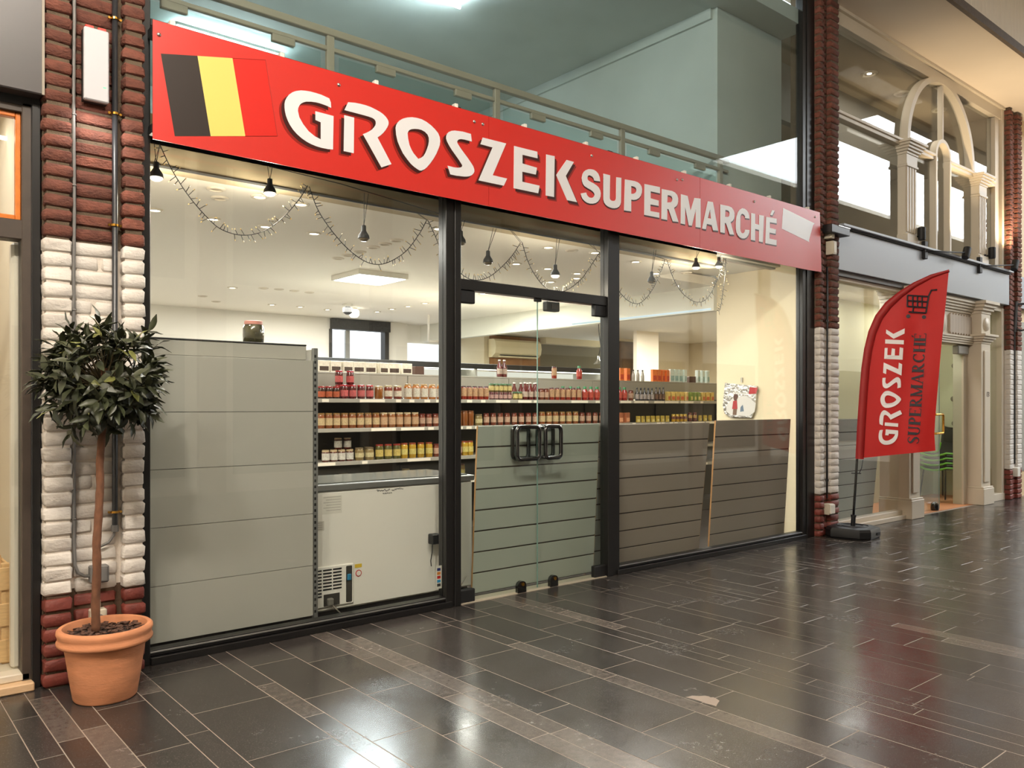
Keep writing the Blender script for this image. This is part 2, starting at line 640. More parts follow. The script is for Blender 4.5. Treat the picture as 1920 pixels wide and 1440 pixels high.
# ================================================================== BRICK PILLARS
CRS = 0.0772
BHZ = {'brick_red': 0.0605, 'brick_low': 0.064, 'brick_white': 0.0700}
rb = random.Random(3)
bmeshes = {}
def brick_mesh(w, d, matkey):
    key = (round(w, 3), round(d, 3), matkey)
    if key not in bmeshes:
        vs = []
        for q in range(5):
            m = MB().cbox(0, w, 0, d, 0, BHZ[matkey], 0.010, 0.0032, rb)
            vs.append(m.mesh('brick', MT[matkey], 50))
        bmeshes[key] = vs
    return rb.choice(bmeshes[key])
def zone(z):
    return 'brick_low' if z < 0.49 else ('brick_white' if z < 2.29 else 'brick_red')
def pillar(name, label, segs, z1, xa, xb, stuff_above=99):
    """segs: (x0, x1, yfront). The core is the mortar, the bricks stand proud of it."""
    core = MB()
    def corez(za, zb, mk):
        m = MB()
        m.box(xa + 0.006, xb - 0.006, -0.055, 0.25, za, zb)
        return m
    root = corez(0, 0.49, '').build(name, MT['mortar_low'])
    tag(root, label, kind='structure')
    corez(0.49, 2.29, '').build('painted_core', MT['mortar_white'], root)
    corez(2.29, z1, '').build('mortar_core', MT['mortar'], root)
    for (x0, x1, yf) in segs:
        for (za, zb, mk) in ((0, 0.49, 'mortar_low'), (0.49, 2.29, 'mortar_white'), (2.29, z1, 'mortar')):
            e_ = 0.013 if mk != 'mortar_white' else 0.011
            box('joint_bed', MT[mk], x0 + e_, x1 - e_, yf + e_, 0.0, za, zb, root)
    nb = int(z1 / CRS)
    extra = {}
    for c in range(nb):
        z = 0.006 + c * CRS
        mk = zone(z + 0.03)
        for si, (x0, x1, yf) in enumerate(segs):
            w = x1 - x0
            parts = [(x0, x1)]
            if si == 1 and w > 0.19 and mk != 'brick_red' and c % 3 == 1:
                xm = x0 + w * rb.choice((0.45, 0.6))
                parts = [(x0, xm - 0.006), (xm + 0.006, x1)]
            for (p0, p1) in parts:
                d = -yf + 0.02
                loc = (p0 + rb.uniform(-0.003, 0.003), yf + rb.uniform(-0.004, 0.004), z + rb.uniform(-0.003, 0.003))
                if c * CRS < stuff_above:
                    inst('brick', brick_mesh(p1 - p0, d, mk), root, loc, (0, rb.uniform(-0.012, 0.012), rb.uniform(-0.01, 0.01)))
                else:
                    extra.setdefault(mk, MB()).cbox(loc[0], loc[0] + p1 - p0, loc[1], loc[1] + d, loc[2], loc[2] + BHZ[mk], 0.008)
    for mk, m in extra.items():
        tag(m.build('upper_bricks' , MT[mk], root), kind='stuff')
    return root
PL = pillar('wall_left', 'brick pillar with white painted band behind the potted tree',
            ((0.838, 0.968, -0.115), (0.985, 1.188, -0.075), (1.214, 1.325, -0.115)), ZS, 0.835, 1.33, 4.0)
PR = pillar('wall_right', 'brick pillar with white painted band behind the red flag',
            ((8.368, 8.462, -0.112), (8.478, 8.585, -0.070), (8.605, 8.785, -0.112)), ZS, 8.365, 8.79)
PF = pillar('wall_far_right', 'brick pillar at the right edge beyond the portal',
            ((13.95, 14.06, -0.112), (14.08, 14.24, -0.070), (14.26, 14.44, -0.112)), ZS, 13.945, 14.45, 0)
# soffit shadow board on pillar heads and the stretch above each shop
o = box('wall_above_left', MT['soffit'], -6, 1.33, 0.26, 0.4, 3.5, ZS); tag(o, 'wall above the left shop', kind='structure')

# ================================================================== SHOPFRONT FRAME
XL, XR = 1.33, 8.37
fr = empty('window_1')
tag(fr, 'left window bay of the supermarket with black frame', kind='structure')
def rail(name, x0, x1, y0, y1, z0, z1, parent, mat='black', b=0.003):
    return box(name, MT[mat], x0, x1, y0, y1, z0, z1, parent, b)
rail('jamb', XL, 1.375, -0.035, 0.05, 0, ZS, fr)
M1 = (3.392, 3.52)
M2 = (5.063, 5.216)
rail('mullion', M1[0], M1[1] - 0.055, -0.035, 0.06, 0.0, 3.62, fr)
rail('mullion_rib', M1[1] - 0.055, M1[1], -0.045, 0.05, 0.0, 3.62, fr)
rail('sill_plinth', 1.375, 3.44, -0.05, 0.06, 0, 0.042, fr)
rail('sill_rail', 1.375, 3.392, -0.025, 0.05, 0.045, 0.078, fr)
sl = rail('sill_bead', 1.375, 3.392, -0.032, -0.02, 0.062, 0.072, fr, 'alu', 0.002)
box('pane', MT['glass'], 1.375, 3.392, 0.0, 0.01, 0.078, 3.6, fr)
w2 = empty('window_2')
tag(w2, 'transom window over the glass doors', kind='structure')
rail('transom', M1[1], M2[0], -0.03, 0.05, 2.30, 2.378, w2)
rail('transom_bead', M1[1], M2[0], 0.012, 0.02, 2.378, 2.386, w2)
box('pane', MT['glass'], M1[1], M2[0], 0.0, 0.01, 2.386, 3.6, w2)
w3 = empty('window_3')
tag(w3, 'right window bay of the supermarket with black frame', kind='structure')
rail('mullion', M2[0] + 0.06, M2[1], -0.035, 0.06, 0, 3.62, w3)
rail('mullion_rib', M2[0], M2[0] + 0.06, -0.045, 0.05, 0, 3.62, w3)
rail('jamb', 8.145, 8.215, -0.035, 0.05, 0, ZS, w3)
rail('jamb_rib', 8.215, XR, -0.045, 0.05, 0, ZS, w3)
rail('sill_plinth', M2[1] - 0.03, 8.2, -0.05, 0.06, 0, 0.042, w3)
rail('sill_rail', M2[1], 8.145, -0.025, 0.05, 0.045, 0.078, w3)
rail('sill_bead', M2[1], 8.145, -0.032, -0.02, 0.062, 0.072, w3, 'alu', 0.002)
box('pane', MT['glass'], M2[1], 8.145, 0.0, 0.01, 0.078, 3.6, w3)
w4 = empty('window_4')
tag(w4, 'tall upper window above the red sign', kind='structure')
box('pane', MT['glass_up'], 1.375, 8.145, 0.0, 0.012, 3.62, ZS, w4)
rail('head_rail', 1.375, 8.145, -0.03, 0.05, 3.58, 3.62, w4)

# ---- glass doors
def door(name, x0, x1, label):
    d = empty(name)
    tag(d, label, kind='structure')
    box('pane', MT['glass_door'], x0, x1, -0.004, 0.008, 0.012, 2.285, d)
    return d
XD = 4.306
d1 = door('door_1', 3.535, XD - 0.003, 'left glass door leaf with black handle')
d2 = door('door_2', XD + 0.003, 5.05, 'right glass door leaf with black handle')
box('glass_edge', MT['glass_edge'], XD - 0.006, XD - 0.003, -0.004, 0.008, 0.012, 2.285, d1)
for d, x0, x1, zt in ((d1, 3.52, 3.667, 0), (d2, 4.927, 5.063, 0)):
    box('top_patch_fitting', MT['black_matt'], x0, x1, -0.022, 0.026, 2.205, 2.30, d, 0.006)
    box('bottom_patch_fitting', MT['black_matt'], x0, x1 + (0.04 if d is d2 else 0), -0.022, 0.026, 0.004, 0.10, d, 0.006)
def handle(d, x0, x1, y):
    pts = []
    z0, z1 = 1.037, 1.286
    r = 0.035
    s = -1 if y < 0 else 1
    for (cx, cz, a0) in ((x1 - r, z1 - r, 0), (x0 + r, z1 - r, 90), (x0 + r, z0 + r, 180), (x1 - r, z0 + r, 270)):
        for q in range(6):
            a = math.radians(a0 + 90 * q / 5)
            pts.append((cx + r * math.cos(a), y, cz + r * math.sin(a)))
    h = MB().tube(pts, 0.0165, 12, closed=True).build('handle', MT['glossblack'], d, True)
    for z in (z0 + 0.005, z1 - 0.005):
        MB().tube([(x1 if x1 < XD else x0, y, z), (x1 if x1 < XD else x0, 0.0, z)], 0.013, 10).build('handle_stand', MT['glossblack'], h, True)
    return h
handle(d1, 4.045, 4.272, -0.055)
handle(d2, 4.338, 4.505, -0.055)
handle(d1, 4.09, 4.255, 0.055)
handle(d2, 4.35, 4.52, 0.055)
for d, x in ((d1, 4.113), (d2, 4.452)):
    m = MB()
    pr = []
    for q in range(9):
        a = PI * q / 8
        pr.append((x + 0.043 * math.cos(a), 0.058 + 0.036 * math.sin(a)))
    pr += [(x - 0.043, 0.004), (x + 0.043, 0.004)]
    lk = m.poly([pr], lambda u, v, dd: (u, -0.034 + dd, v), 0.03).build('floor_lock', MT['glossblack'], d)
    MB().lathe([(0.014, 0), (0.014, -0.006)], (x + 0.006, -0.034, 0.068), 14, 'Y').build('lock_barrel', MT['brass'], lk, 40)
thr = box('trim_1', M('pale_stone_threshold', (188, 178, 160), 0.4, var=0.06, vscale=20), 3.52, 5.10, -0.03, 0.10, -0.002, 0.006)
tag(thr, 'pale door threshold', kind='structure')
box('centre_stop', MT['black_matt'], XD - 0.03, XD + 0.03, -0.015, 0.02, 2.275, 2.302, w2, 0.004)
sn = box('door_sensor', MT['black_matt'], 4.46, 4.60, 0.055, 0.12, 2.222, 2.302, None, 0.008)
tag(sn, 'small black motion sensor box under the transom behind the right door', 'sensor')
MB().box(4.50, 4.585, 0.048, 0.056, 2.238, 2.28).build('sensor_lens', M('sensor_lens_brown', (60, 36, 30), 0.2), sn)
# ================================================================== RED SIGN
SY = -0.13                     # front face of the sign
MT['sign'] = M('red_sign_panel', (200, 37, 28), 0.34, spec=1.0)
MT['sign_white'] = M('white_sign_letter', (228, 228, 231), 0.34, spec=1.0)
MT['sign_dark'] = M('printed_letter_shade', (58, 14, 10), 0.4)
MT['sign_mid'] = M('printed_letter_shade_soft', (140, 28, 20), 0.38)
MT['greyback'] = M('grey_bounce_screen', (120, 116, 108), 0.6)
sg = empty('shop_sign', (1.36, SY, 2.915))
tag(sg, 'long red shop sign with white lettering and a striped flag above the supermarket windows', 'sign')
SX0, SZ0 = 1.36, 2.915
def L3(u, v, d):
    return (u - SX0, d, v - SZ0)
Z0, Z1 = 2.915, 3.572
for (a, b) in ((1.36, 3.706), (3.709, 6.205), (6.210, 8.33)):
    n = 14
    m = MB()
    for i in range(n):
        pass
    # sheet panel, slightly bowed at the free lower corner of the right one
    vs, fs = [], []
    for i in range(n + 1):
        x = a + (b - a) * i / n
        for j in range(5):
            z = Z0 + (Z1 - Z0) * j / 4
            y = 0.0
            if a > 6:
                y = 0.005 * math.exp(-((x - 6.55) / 0.35) ** 2) * (1 - j / 4) ** 2 - 0.02 * (max(0, x - 8.0) / 0.33) ** 2 * (1 - j / 4)
            vs.append(L3(x, z, y))
    for i in range(n):
        for j in range(4):
            q = i * 5 + j
            fs.append((q, q + 5, q + 6, q + 1))
    k = len(vs)
    vs2 = [(p[0], p[1] + 0.006, p[2]) for p in vs]
    fs2 = [tuple(i + k for i in f[::-1]) for f in fs]
    m.add(vs + vs2, fs + fs2 + [(i * 5, (i + 1) * 5, k + (i + 1) * 5, k + i * 5) for i in range(n)] + [(i * 5 + 4, (i + 1) * 5 + 4, k + (i + 1) * 5 + 4, k + i * 5 + 4) for i in range(n)]
          + [(j, j + 1, k + j + 1, k + j) for j in range(4)] + [(n * 5 + j, n * 5 + j + 1, k + n * 5 + j + 1, k + n * 5 + j) for j in range(4)])
    m.build('sign_panel', MT['sign'], sg, 30)
box('bounce_screen', MT['greyback'], 0.01, 6.96, 0.010, 0.016, 0.01, 0.645, sg)  # grey sheet added unseen, keeps the sign's red bounce off the ceiling edge
box('backing_rail', MT['black_matt'], 0.0, 6.9, 0.02, 0.08, 0.04, 0.09, sg)
box('top_backing_rail', MT['black_matt'], 0.0, 6.9, 0.02, 0.10, 0.58, 0.63, sg)
def plan(pts, ox, oy, s):
    """outline read off the front: to metres on the sign's face"""
    return [tuple((lambda w: (w.x, w.z))(W(ox + x / s, oy + y / s, SY))) for (x, y) in pts]
A = (520, 150, 6.857); B = (480, 0, 4.0); C = (790, 220, 6.0); D = (1080, 300, 4.174); E_ = (280, 30, 4.571)
LET = [
 ('G', A, [[(690,360),(685,290),(665,238),(560,190),(490,168),(420,150),(360,140),(300,135),(240,143),(190,160),(150,188),(120,225),(98,268),(90,310),(90,355),(95,400),(108,460),(130,520),(160,580),(200,640),(250,697),(310,750),(370,792),(430,825),(495,852),(560,872),(650,890),(713,895),(720,465),(487,403),(487,515),(555,545),(555,765),(480,725),(400,660),(330,570),(280,480),(262,400),(265,365),(275,340),(290,317),(310,300),(340,287),(370,280),(430,280),(490,288),(540,300),(620,328)]]),
 ('R', A, [[(858,453),(985,485),(980,943),(850,915)]]),
 ('R', A, [[(908,287),(1000,295),(1065,308),(1130,325),(1200,350),(1260,380),(1310,407),(1350,435),(1385,467),(1410,500),(1423,525),(1428,550),(1424,580),(1410,610),(1388,645),(1360,680),(1325,712),(1285,740),(1465,1083),(1335,1125),(1097,697),(1140,681),(1180,660),(1215,637),(1240,610),(1257,585),(1263,560),(1262,538),(1255,520),(1240,503),(1220,490),(1180,475),(1130,460),(860,388)]]),
 ('O', B, [[(1045,960),(1050,938),(1060,920),(1077,903),(1100,890),(1133,882),(1170,880),(1205,885),(1240,895),(1277,915),(1310,940),(1340,969),(1365,1000),(1376,1029),(1380,1060),(1376,1090),(1365,1120),(1350,1155),(1330,1190),(1307,1223),(1280,1255),(1260,1271),(1240,1280),(1225,1279),(1210,1270),(1187,1254),(1160,1230),(1130,1193),(1100,1150),(1078,1105),(1060,1060),(1049,1010)],
            [(1135,1000),(1141,985),(1150,975),(1168,969),(1190,967),(1215,969),(1240,975),(1266,990),(1285,1010),(1294,1033),(1295,1060),(1290,1090),(1280,1120),(1269,1147),(1255,1170),(1235,1185),(1215,1192),(1180,1150),(1164,1122),(1150,1090),(1139,1040)]]),
 ('S', B, [[(1610,1005),(1617,1063),(1560,1047),(1535,1044),(1518,1047),(1507,1060),(1508,1072),(1515,1085),(1535,1116),(1560,1150),(1587,1186),(1610,1220),(1627,1247),(1635,1270),(1636,1287),(1630,1300),(1618,1313),(1600,1322),(1580,1325),(1560,1325),(1500,1318),(1455,1308),(1435,1243),(1480,1255),(1502,1258),(1520,1258),(1535,1256),(1543,1250),(1545,1240),(1520,1200),(1470,1130),(1448,1095),(1430,1060),(1424,1040),(1425,1020),(1432,1003),(1445,990),(1465,982),(1490,980),(1550,988)]]),
 ('Z', C, [[(688,228),(952,295),(800,652),(962,690),(925,770),(640,710),(798,340),(662,303)]]),
 ('E', C, [[(1042,323),(1302,388),(1305,462),(1135,422),(1135,520),(1298,568),(1285,645),(1133,612),(1133,725),(1328,770),(1312,855),(1037,798)]]),
 ('K', C, [[(1403,418),(1497,438),(1490,897),(1397,880)]]),
 ('K', C, [[(1632,480),(1714,503),(1622,660),(1748,955),(1637,932),(1515,650)]]),
 ('S', D, [[(187,168),(140,162),(135,143),(125,130),(105,120),(94,122),(88,132),(88,150),(97,162),(110,170),(137,184),(160,200),(178,218),(188,240),(192,262),(190,285),(183,307),(170,325),(152,337),(130,342),(106,341),(85,335),(66,322),(50,305),(40,285),(35,262),(78,255),(83,272),(92,285),(104,294),(118,297),(131,294),(140,285),(143,272),(140,260),(130,247),(115,235),(88,220),(65,205),(52,187),(45,165),(44,138),(50,110),(60,92),(75,80),(95,72),(115,72),(137,77),(155,88),(172,107),(183,135)]]),
 ('U', D, [[(212,107),(265,120),(262,300),(267,312),(275,318),(287,321),(300,320),(308,312),(312,300),(314,135),(353,140),(350,330),(345,349),(335,365),(319,375),(300,378),(282,377),(265,372),(246,363),(230,350),(218,332),(212,310)]]),
 ('P', D, [[(382,152),(455,165),(482,175),(500,190),(511,208),(515,230),(513,256),(505,280),(490,299),(470,310),(450,313),(430,310),(430,403),(375,395)],[(430,203),(455,210),(466,218),(470,230),(470,246),(463,258),(448,265),(430,265)]]),
 ('E', D, [[(535,188),(655,213),(655,262),(582,245),(582,300),(645,318),(645,360),(580,348),(580,400),(650,413),(650,453),(533,430)]]),
 ('R', D, [[(670,227),(750,243),(773,255),(790,275),(797,300),(797,325),(793,345),(785,360),(765,375),(800,485),(755,480),(722,385),(712,383),(712,470),(667,462)],[(715,275),(735,279),(747,287),(752,302),(751,320),(742,331),(712,333)]]),
 ('M', D, [[(820,268),(872,282),(895,400),(925,297),(973,303),(973,530),(935,525),(937,380),(905,515),(880,512),(852,365),(852,505),(818,497)]]),
 ('A', D, [[(1030,323),(1070,330),(1110,555),(1070,550),(1060,510),(1022,500),(1015,543),(985,537)],[(1047,385),(1055,460),(1030,455)]]),
 ('R', D, [[(1128,348),(1195,362),(1216,372),(1230,390),(1238,415),(1238,440),(1234,460),(1225,475),(1208,487),(1235,585),(1200,582),(1172,495),(1162,493),(1162,572),(1128,565)],[(1167,390),(1185,394),(1196,402),(1200,418),(1199,435),(1190,446),(1165,445)]]),
 ('C', D, [[(1355,460),(1322,455),(1320,440),(1312,427),(1298,420),(1290,427),(1285,442),(1283,540),(1286,558),(1293,570),(1302,574),(1311,572),(1318,562),(1322,545),(1355,548),(1353,570),(1345,590),(1332,607),(1315,615),(1297,614),(1280,605),(1265,590),(1255,570),(1250,540),(1250,480),(1255,440),(1265,410),(1280,388),(1300,378),(1318,382),(1335,395),(1347,413),(1353,432)]]),
 ('H', D, [[(1370,415),(1400,422),(1400,500),(1432,508),(1432,430),(1468,437),(1460,645),(1430,638),(1430,548),(1400,540),(1400,632),(1367,625)]]),
 ('E', D, [[(1487,445),(1568,460),(1568,497),(1515,487),(1515,532),(1563,543),(1560,578),(1512,568),(1512,615),(1568,627),(1567,668),(1480,652)]]),
 ('accent', D, [[(1517,430),(1533,393),(1552,397),(1535,434)]]),
]
LETTERS = []
for (ch, fr_, loops) in LET:
    LETTERS.append((ch, [plan(l, *fr_) for l in loops]))
for i, (ch, loops) in enumerate(LETTERS):
    big = i < 9
    o = MB().poly(loops, lambda u, v, d: L3(u, v, d - 0.0035), 0.0035).build('letter', MT['sign_white'], sg)
    for (s, dx, dz, y, mk) in ((1.0, -0.020, -0.020, 0.0022, 'sign_dark'), (1.0, -0.034, -0.031, 0.0012, 'sign_mid')) if big else ((1.0, -0.008, -0.012, 0.0022, 'sign_dark'),):
        if i >= 6 and big: dx = -dx * 0.9
        if not big: dx = 0.004 if i > 14 else 0.0
        MB().poly(loops, lambda u, v, d: L3(u + dx, v + dz, d - y), y).build('letter_shade', MT[mk], o)
# striped flag
fb = [(98, 322), (412, 342), (525, 1030), (218, 1030)]
fy = [(412, 342), (712, 362), (822, 1030), (525, 1030)]
fr2 = [(712, 362), (995, 378), (1097, 1030), (822, 1030)]
for nm, pts, rgb in (('black_stripe', fb, (44, 36, 33)), ('yellow_stripe', fy, (226, 202, 108)), ('red_stripe', fr2, (204, 36, 27))):
    MB().poly([plan(pts, *E_)], lambda u, v, d: L3(u, v, d - 0.0012), 0.0012).build(nm, M('flag_' + nm, rgb, 0.4), sg)
edge = plan(fr2, *E_)
for q in ((0, 1), (1, 2), (2, 3)):
    a, b = edge[q[0]], edge[q[1]]
    MB().tube([L3(a[0], a[1], -0.001), L3(b[0], b[1], -0.001)], 0.0016, 4).build('stripe_outline', MT['sign_mid'], sg)
MB().poly([plan([(1620, 375), (1865, 495), (1860, 660), (1610, 538)], *D)], lambda u, v, d: L3(u, v, d - 0.0016), 0.0016).build('white_flag_patch', MT['sign_white'], sg)
SCREW = MB().lathe([(0.012, 0.004), (0.012, -0.003), (0.008, -0.008), (0.0, -0.009)], n=12, axis='Y', cap=False).mesh('screw', MT['steel'], True)
for (px, py) in ((298, 65), (635, 159), (889, 228), (905, 233), (1109, 292), (1269, 337), (1279, 337), (1414, 378), (1528, 407)):
    p = W(px, py, SY)
    inst('screw', SCREW, sg, (p.x - SX0, 0, p.z - SZ0))
for px in (317, 523, 700, 850, 980, 1095, 1190, 1280, 1365, 1440, 1512):
    x = W(px, 300, SY + 0.03).x
    box('panel_clip', MT['white'], x - SX0, x - SX0 + 0.028, 0.008, 0.05, 0.65, 0.688, sg, 0.003)
# ================================================================== SHOP INTERIOR SHELL
MT['shopfloor'] = M('shop_floor', (70, 64, 60), 0.25, var=0.1)
st = lambda o, l: tag(o, l, kind='structure')
st(box('floor_shop', MT['shopfloor'], 0.9, 13.9, 0.02, 8.2, -0.06, -0.004), 'dark floor inside the supermarket')
# ceiling of the main room with its front edge board
cs = box('ceiling_shop', MT['ceil'], 0.9, 7.06, 0.42, 7.6, SHOP_Z, SHOP_Z + 0.1)
box('ceiling_bay', MT['ceil'], 7.06, 8.2, 1.16, 7.6, SHOP_Z, SHOP_Z + 0.1, cs)
st(cs, 'cream supermarket ceiling with recessed downlights')
box('edge_board', M('beige_edge_board', (176, 160, 130), 0.7), 0.9, 7.06, 0.30, 0.42, 2.885, 3.2, cs)
box('edge_bead', MT['alu'], 0.9, 7.06, 0.292, 0.30, 2.883, 2.897, cs)
st(box('ceiling_side_room', MT['ceil'], 8.28, 13.9, 1.2, 7.7, 2.75, 2.85), 'lower ceiling of the side room')
bk = box('wall_bulkhead', M('pale_bulkhead', (220, 218, 206), 0.7), 8.18, 8.30, 1.16, 7.6, 2.60, 2.95)
st(bk, 'ceiling step between the main room and the side room')
st(box('wall_shop_left', MT['white'], 0.84, 0.95, 0.3, 7.6, 0, 3.0), 'left wall of the supermarket')
st(box('wall_stub', MT['cream'], 8.24, 8.36, 0.05, 1.16, 0, 3.35), 'cream side wall behind the right window')
# back wall with a window opening
WX0, WX1 = 6.33, 7.36
bw = MB()
bw.box(0.9, WX0, 7.42, 7.55, 0, 2.95)
o = bw.build('wall_back', MT['white']); st(o, 'white back wall of the supermarket')
st(box('wall_back_right', MT['white'], WX1, 7.83, 7.42, 7.55, 0, 2.95), 'white back wall right of the rear window')
st(box('wall_back_sill', MT['white'], WX0, WX1, 7.42, 7.55, 0, 1.2), 'back wall under the rear window')
rw = empty('window_5'); st(rw, 'bright rear window with a black frame at the back')
box('black_lintel', M('rough_black_lintel', (40, 42, 44), 0.6, bump=0.5, var=0.5, vscale=30), WX0, WX1 + 0.08, 7.34, 7.5, 2.72, 2.895, rw)
box('black_jamb', MT['black'], WX1 - 0.02, WX1 + 0.06, 7.36, 7.5, 1.2, 2.72, rw)
box('thin_jamb', MT['black'], WX0 - 0.02, WX0 + 0.01, 7.36, 7.5, 1.2, 2.72, rw)
box('mullion', MT['alu'], 6.66, 6.74, 7.5, 7.54, 1.2, 2.72, rw)
box('daylit_pane', lamp_mat('daylight_pane', (246, 250, 255), 1.5), WX0, WX1, 7.54, 7.56, 1.2, 2.72, rw)
# bright opening to the right of it, under the step
st(box('wall_back_far', MT['white'], 7.83, 9.1, 7.54, 7.62, 0, 2.95), 'white wall behind the bright opening')
pn = box('window_6', lamp_mat('daylight_recess', (250, 252, 255), 1.3), 7.83, 9.05, 7.52, 7.54, 1.2, 2.57)
st(pn, 'bright daylit opening in the back wall right of the rear window')
# side room: box with air conditioner, dark wall, white column
st(box('wall_panelled', M('beige_wall_panels', (206, 190, 158), 0.6), 9.05, 9.17, 6.78, 7.7, 0, 2.75), 'beige panelled wall left of the air conditioner')
st(box('wall_side_back', M('olive_brown_wall', (108, 98, 76), 0.7), 9.17, 12.4, 6.8, 6.9, 0, 2.75), 'brown back wall of the side room')
st(box('wall_side_far', MT['cream'], 11.55, 13.9, 5.9, 6.0, 0, 2.75), 'cream far wall of the side room')
st(box('wall_side_right', MT['cream'], 13.8, 13.95, 1.1, 6.0, 0, 2.75), 'cream right wall of the side room')
st(box('wall_party', MT['cream'], 8.36, 13.95, 1.1, 1.16, 0, 2.7), 'party wall behind the right shop')
st(box('trim_5', MT['cream'], 10.4, 11.9, 6.6, 6.8, 2.63, 2.75), 'cream beam over the brown wall')
# ---------------- interior lights (ceiling)
for (x, y, p) in ((2.6, 1.0, 48), (5.0, 1.0, 48), (6.5, 1.0, 40), (2.6, 4.6, 150), (5.6, 5.6, 150), (7.0, 4.2, 100)):
    area_light('downlight_glow', (x, y, SHOP_Z - 0.03), 1.2, 1.2, p, NEUT, shape='DISK')
for (x, y, p) in ((10.0, 3.6, 80), (12.0, 3.2, 80)):
    area_light('side_room_glow', (x, y, 2.72), 0.8, 0.8, p, NEUT, shape='DISK')

# ================================================================== UPPER FLOOR BEHIND THE SIGN
MT['upper'] = M('grey_green_plaster', (190, 192, 187), 0.85, var=0.05, vscale=2.0)
st(box('floor_upper', MT['white'], 0.9, 8.24, 0.30, 6.6, 3.02, 3.12), 'floor of the upper storey')
st(box('ceiling_upper', MT['upper'], 0.9, 8.36, 0.02, 6.6, 5.64, 5.8), 'grey green ceiling of the upper storey')
st(box('wall_upper_back', MT['upper'], 0.9, 7.15, 6.4, 6.6, 3.0, 5.7), 'back wall of the upper storey')
st(box('wall_upper_left', MT['upper'], 0.9, 1.0, 0.3, 6.6, 3.0, 5.7), 'left wall of the upper storey')
uw = box('wall_upper_right', MT['upper'], 7.15, 7.3, 0.42, 6.6, 3.0, 5.64)
st(uw, 'right wall of the upper storey')
box('cornice', MT['upper'], 7.115, 7.15, 0.42, 6.4, 5.53, 5.64, uw)
st(box('wall_upper_front', MT['upper'], 7.15, 8.36, 0.36, 0.42, 3.0, 5.64), 'grey wall section beside the balustrade')
def tube_lamp(x0, x1, y, label, p):
    r = empty('tube_lamp', ((x0 + x1) / 2, y, 5.64))
    tag(r, label, 'lamp', 'fluorescent tubes upstairs')
    h = (x1 - x0) / 2
    box('lamp_body', MT['white'], -h, h, -0.02, 0.02, -0.03, 0.0, r)
    MB().tube([(-h + 0.03, 0, -0.11), (h - 0.03, 0, -0.11)], 0.016, 10).build('tube', lamp_mat('tube_glow', (232, 250, 255), p), r)
tube_lamp(3.75, 4.98, 1.92, 'glowing fluorescent tube on the upstairs ceiling near the top edge', 190)
tube_lamp(2.9, 4.1, 4.35, 'fluorescent tube on the upstairs ceiling seen behind the balustrade', 120)
# balustrade
bl = empty('balustrade', (0, 0.34, 3.12))
tag(bl, 'grey metal balustrade with glass panels behind the upper window', 'balustrade')
MT['railpaint'] = M('taupe_metal_paint', (150, 138, 122), 0.5)
def rl(name, x0, x1, z0, z1, d=0.02, **k):
    return box(name, MT['railpaint'], x0, x1, -d, d, z0 - 3.12, z1 - 3.12, bl, 0.004)
rl('handrail', 1.0, 7.30, 4.02, 4.07, 0.025)
rl('middle_rail', 1.0, 7.30, 3.915, 3.945, 0.016)
posts = [1.17, 2.67, 4.157, 5.655, 7.17]
for x in posts:
    rl('post', x - 0.028, x + 0.028, 3.12, 4.02, 0.018)
for i in range(4):
    a, b = posts[i] + 0.07, posts[i + 1] - 0.07
    gp = box('glass_panel', MT['glass_rail'], a, b, -0.004, 0.004, 0.1, 0.775, bl)
    for fx in (0.22, 0.74):
        x = a + (b - a) * fx
        rl('glass_clamp', x, x + 0.16, 3.868, 3.918, 0.018)

# ================================================================== CEILING FITTINGS IN THE SHOP
MT['lamp_on'] = lamp_mat('downlight_on', (255, 240, 214), 12.0)
MT['lamp_off'] = M('downlight_off', (176, 160, 132), 0.4)
MT['ring'] = M('downlight_ring', (214, 204, 186), 0.4)
RING = MB().lathe([(0.030, -0.002), (0.034, -0.012), (0.046, -0.010), (0.050, 0.0)], n=18, cap=False).mesh('trim_ring', MT['ring'], True)
LENS_ON = MB().lathe([(0.0, -0.010), (0.031, -0.006), (0.033, 0.0)], n=14, cap=False).mesh('lens', MT['lamp_on'])
LENS_OFF = MB().lathe([(0.0, -0.004), (0.033, -0.003), (0.034, 0.0)], n=14, cap=False).mesh('lens', MT['lamp_off'])
LIT = [(290, 393), (399, 410), (487, 368), (505, 361), (589, 437), (498, 424), (564, 382), (968, 494), (1082, 512), (1081, 521), (987, 541), (1033, 528), (1027, 503), (1028, 463), (1116, 473), (1192, 490), (1230, 512),
       (510, 571), (563, 575), (614, 580), (735, 579), (707, 584), (765, 574), (797, 568), (823, 428), (905, 550), (436, 539)]
OFF = [(405, 354), (412, 371), (517, 413), (744, 450), (722, 457), (700, 463), (675, 472), (652, 478), (634, 484), (494, 540), (523, 542), (552, 545), (580, 548), (1072, 469), (1287, 511), (405, 565), (380, 555)]
def dl(px, py, on, i):
    p = F(px, py, SHOP_Z)
    if not (0.96 < p.x < 8.17 and 0.45 < p.y < 7.4): return
    r = empty('downlight', (p.x, p.y, SHOP_Z))
    tag(r, f"{'lit' if on else 'unlit'} recessed ceiling downlight, {ordw(i)} from the left among the {'lit' if on else 'unlit'} ones", 'downlight', 'recessed downlights in the supermarket ceiling')
    inst('trim_ring', RING, r, scale=(1.25, 1.25, 1))
    inst('lens', LENS_ON if on else LENS_OFF, r, scale=(1.25, 1.25, 1))
for i, (px, py) in enumerate(sorted(LIT)): dl(px, py, True, i)
for i, (px, py) in enumerate(sorted(OFF)): dl(px, py, False, i)
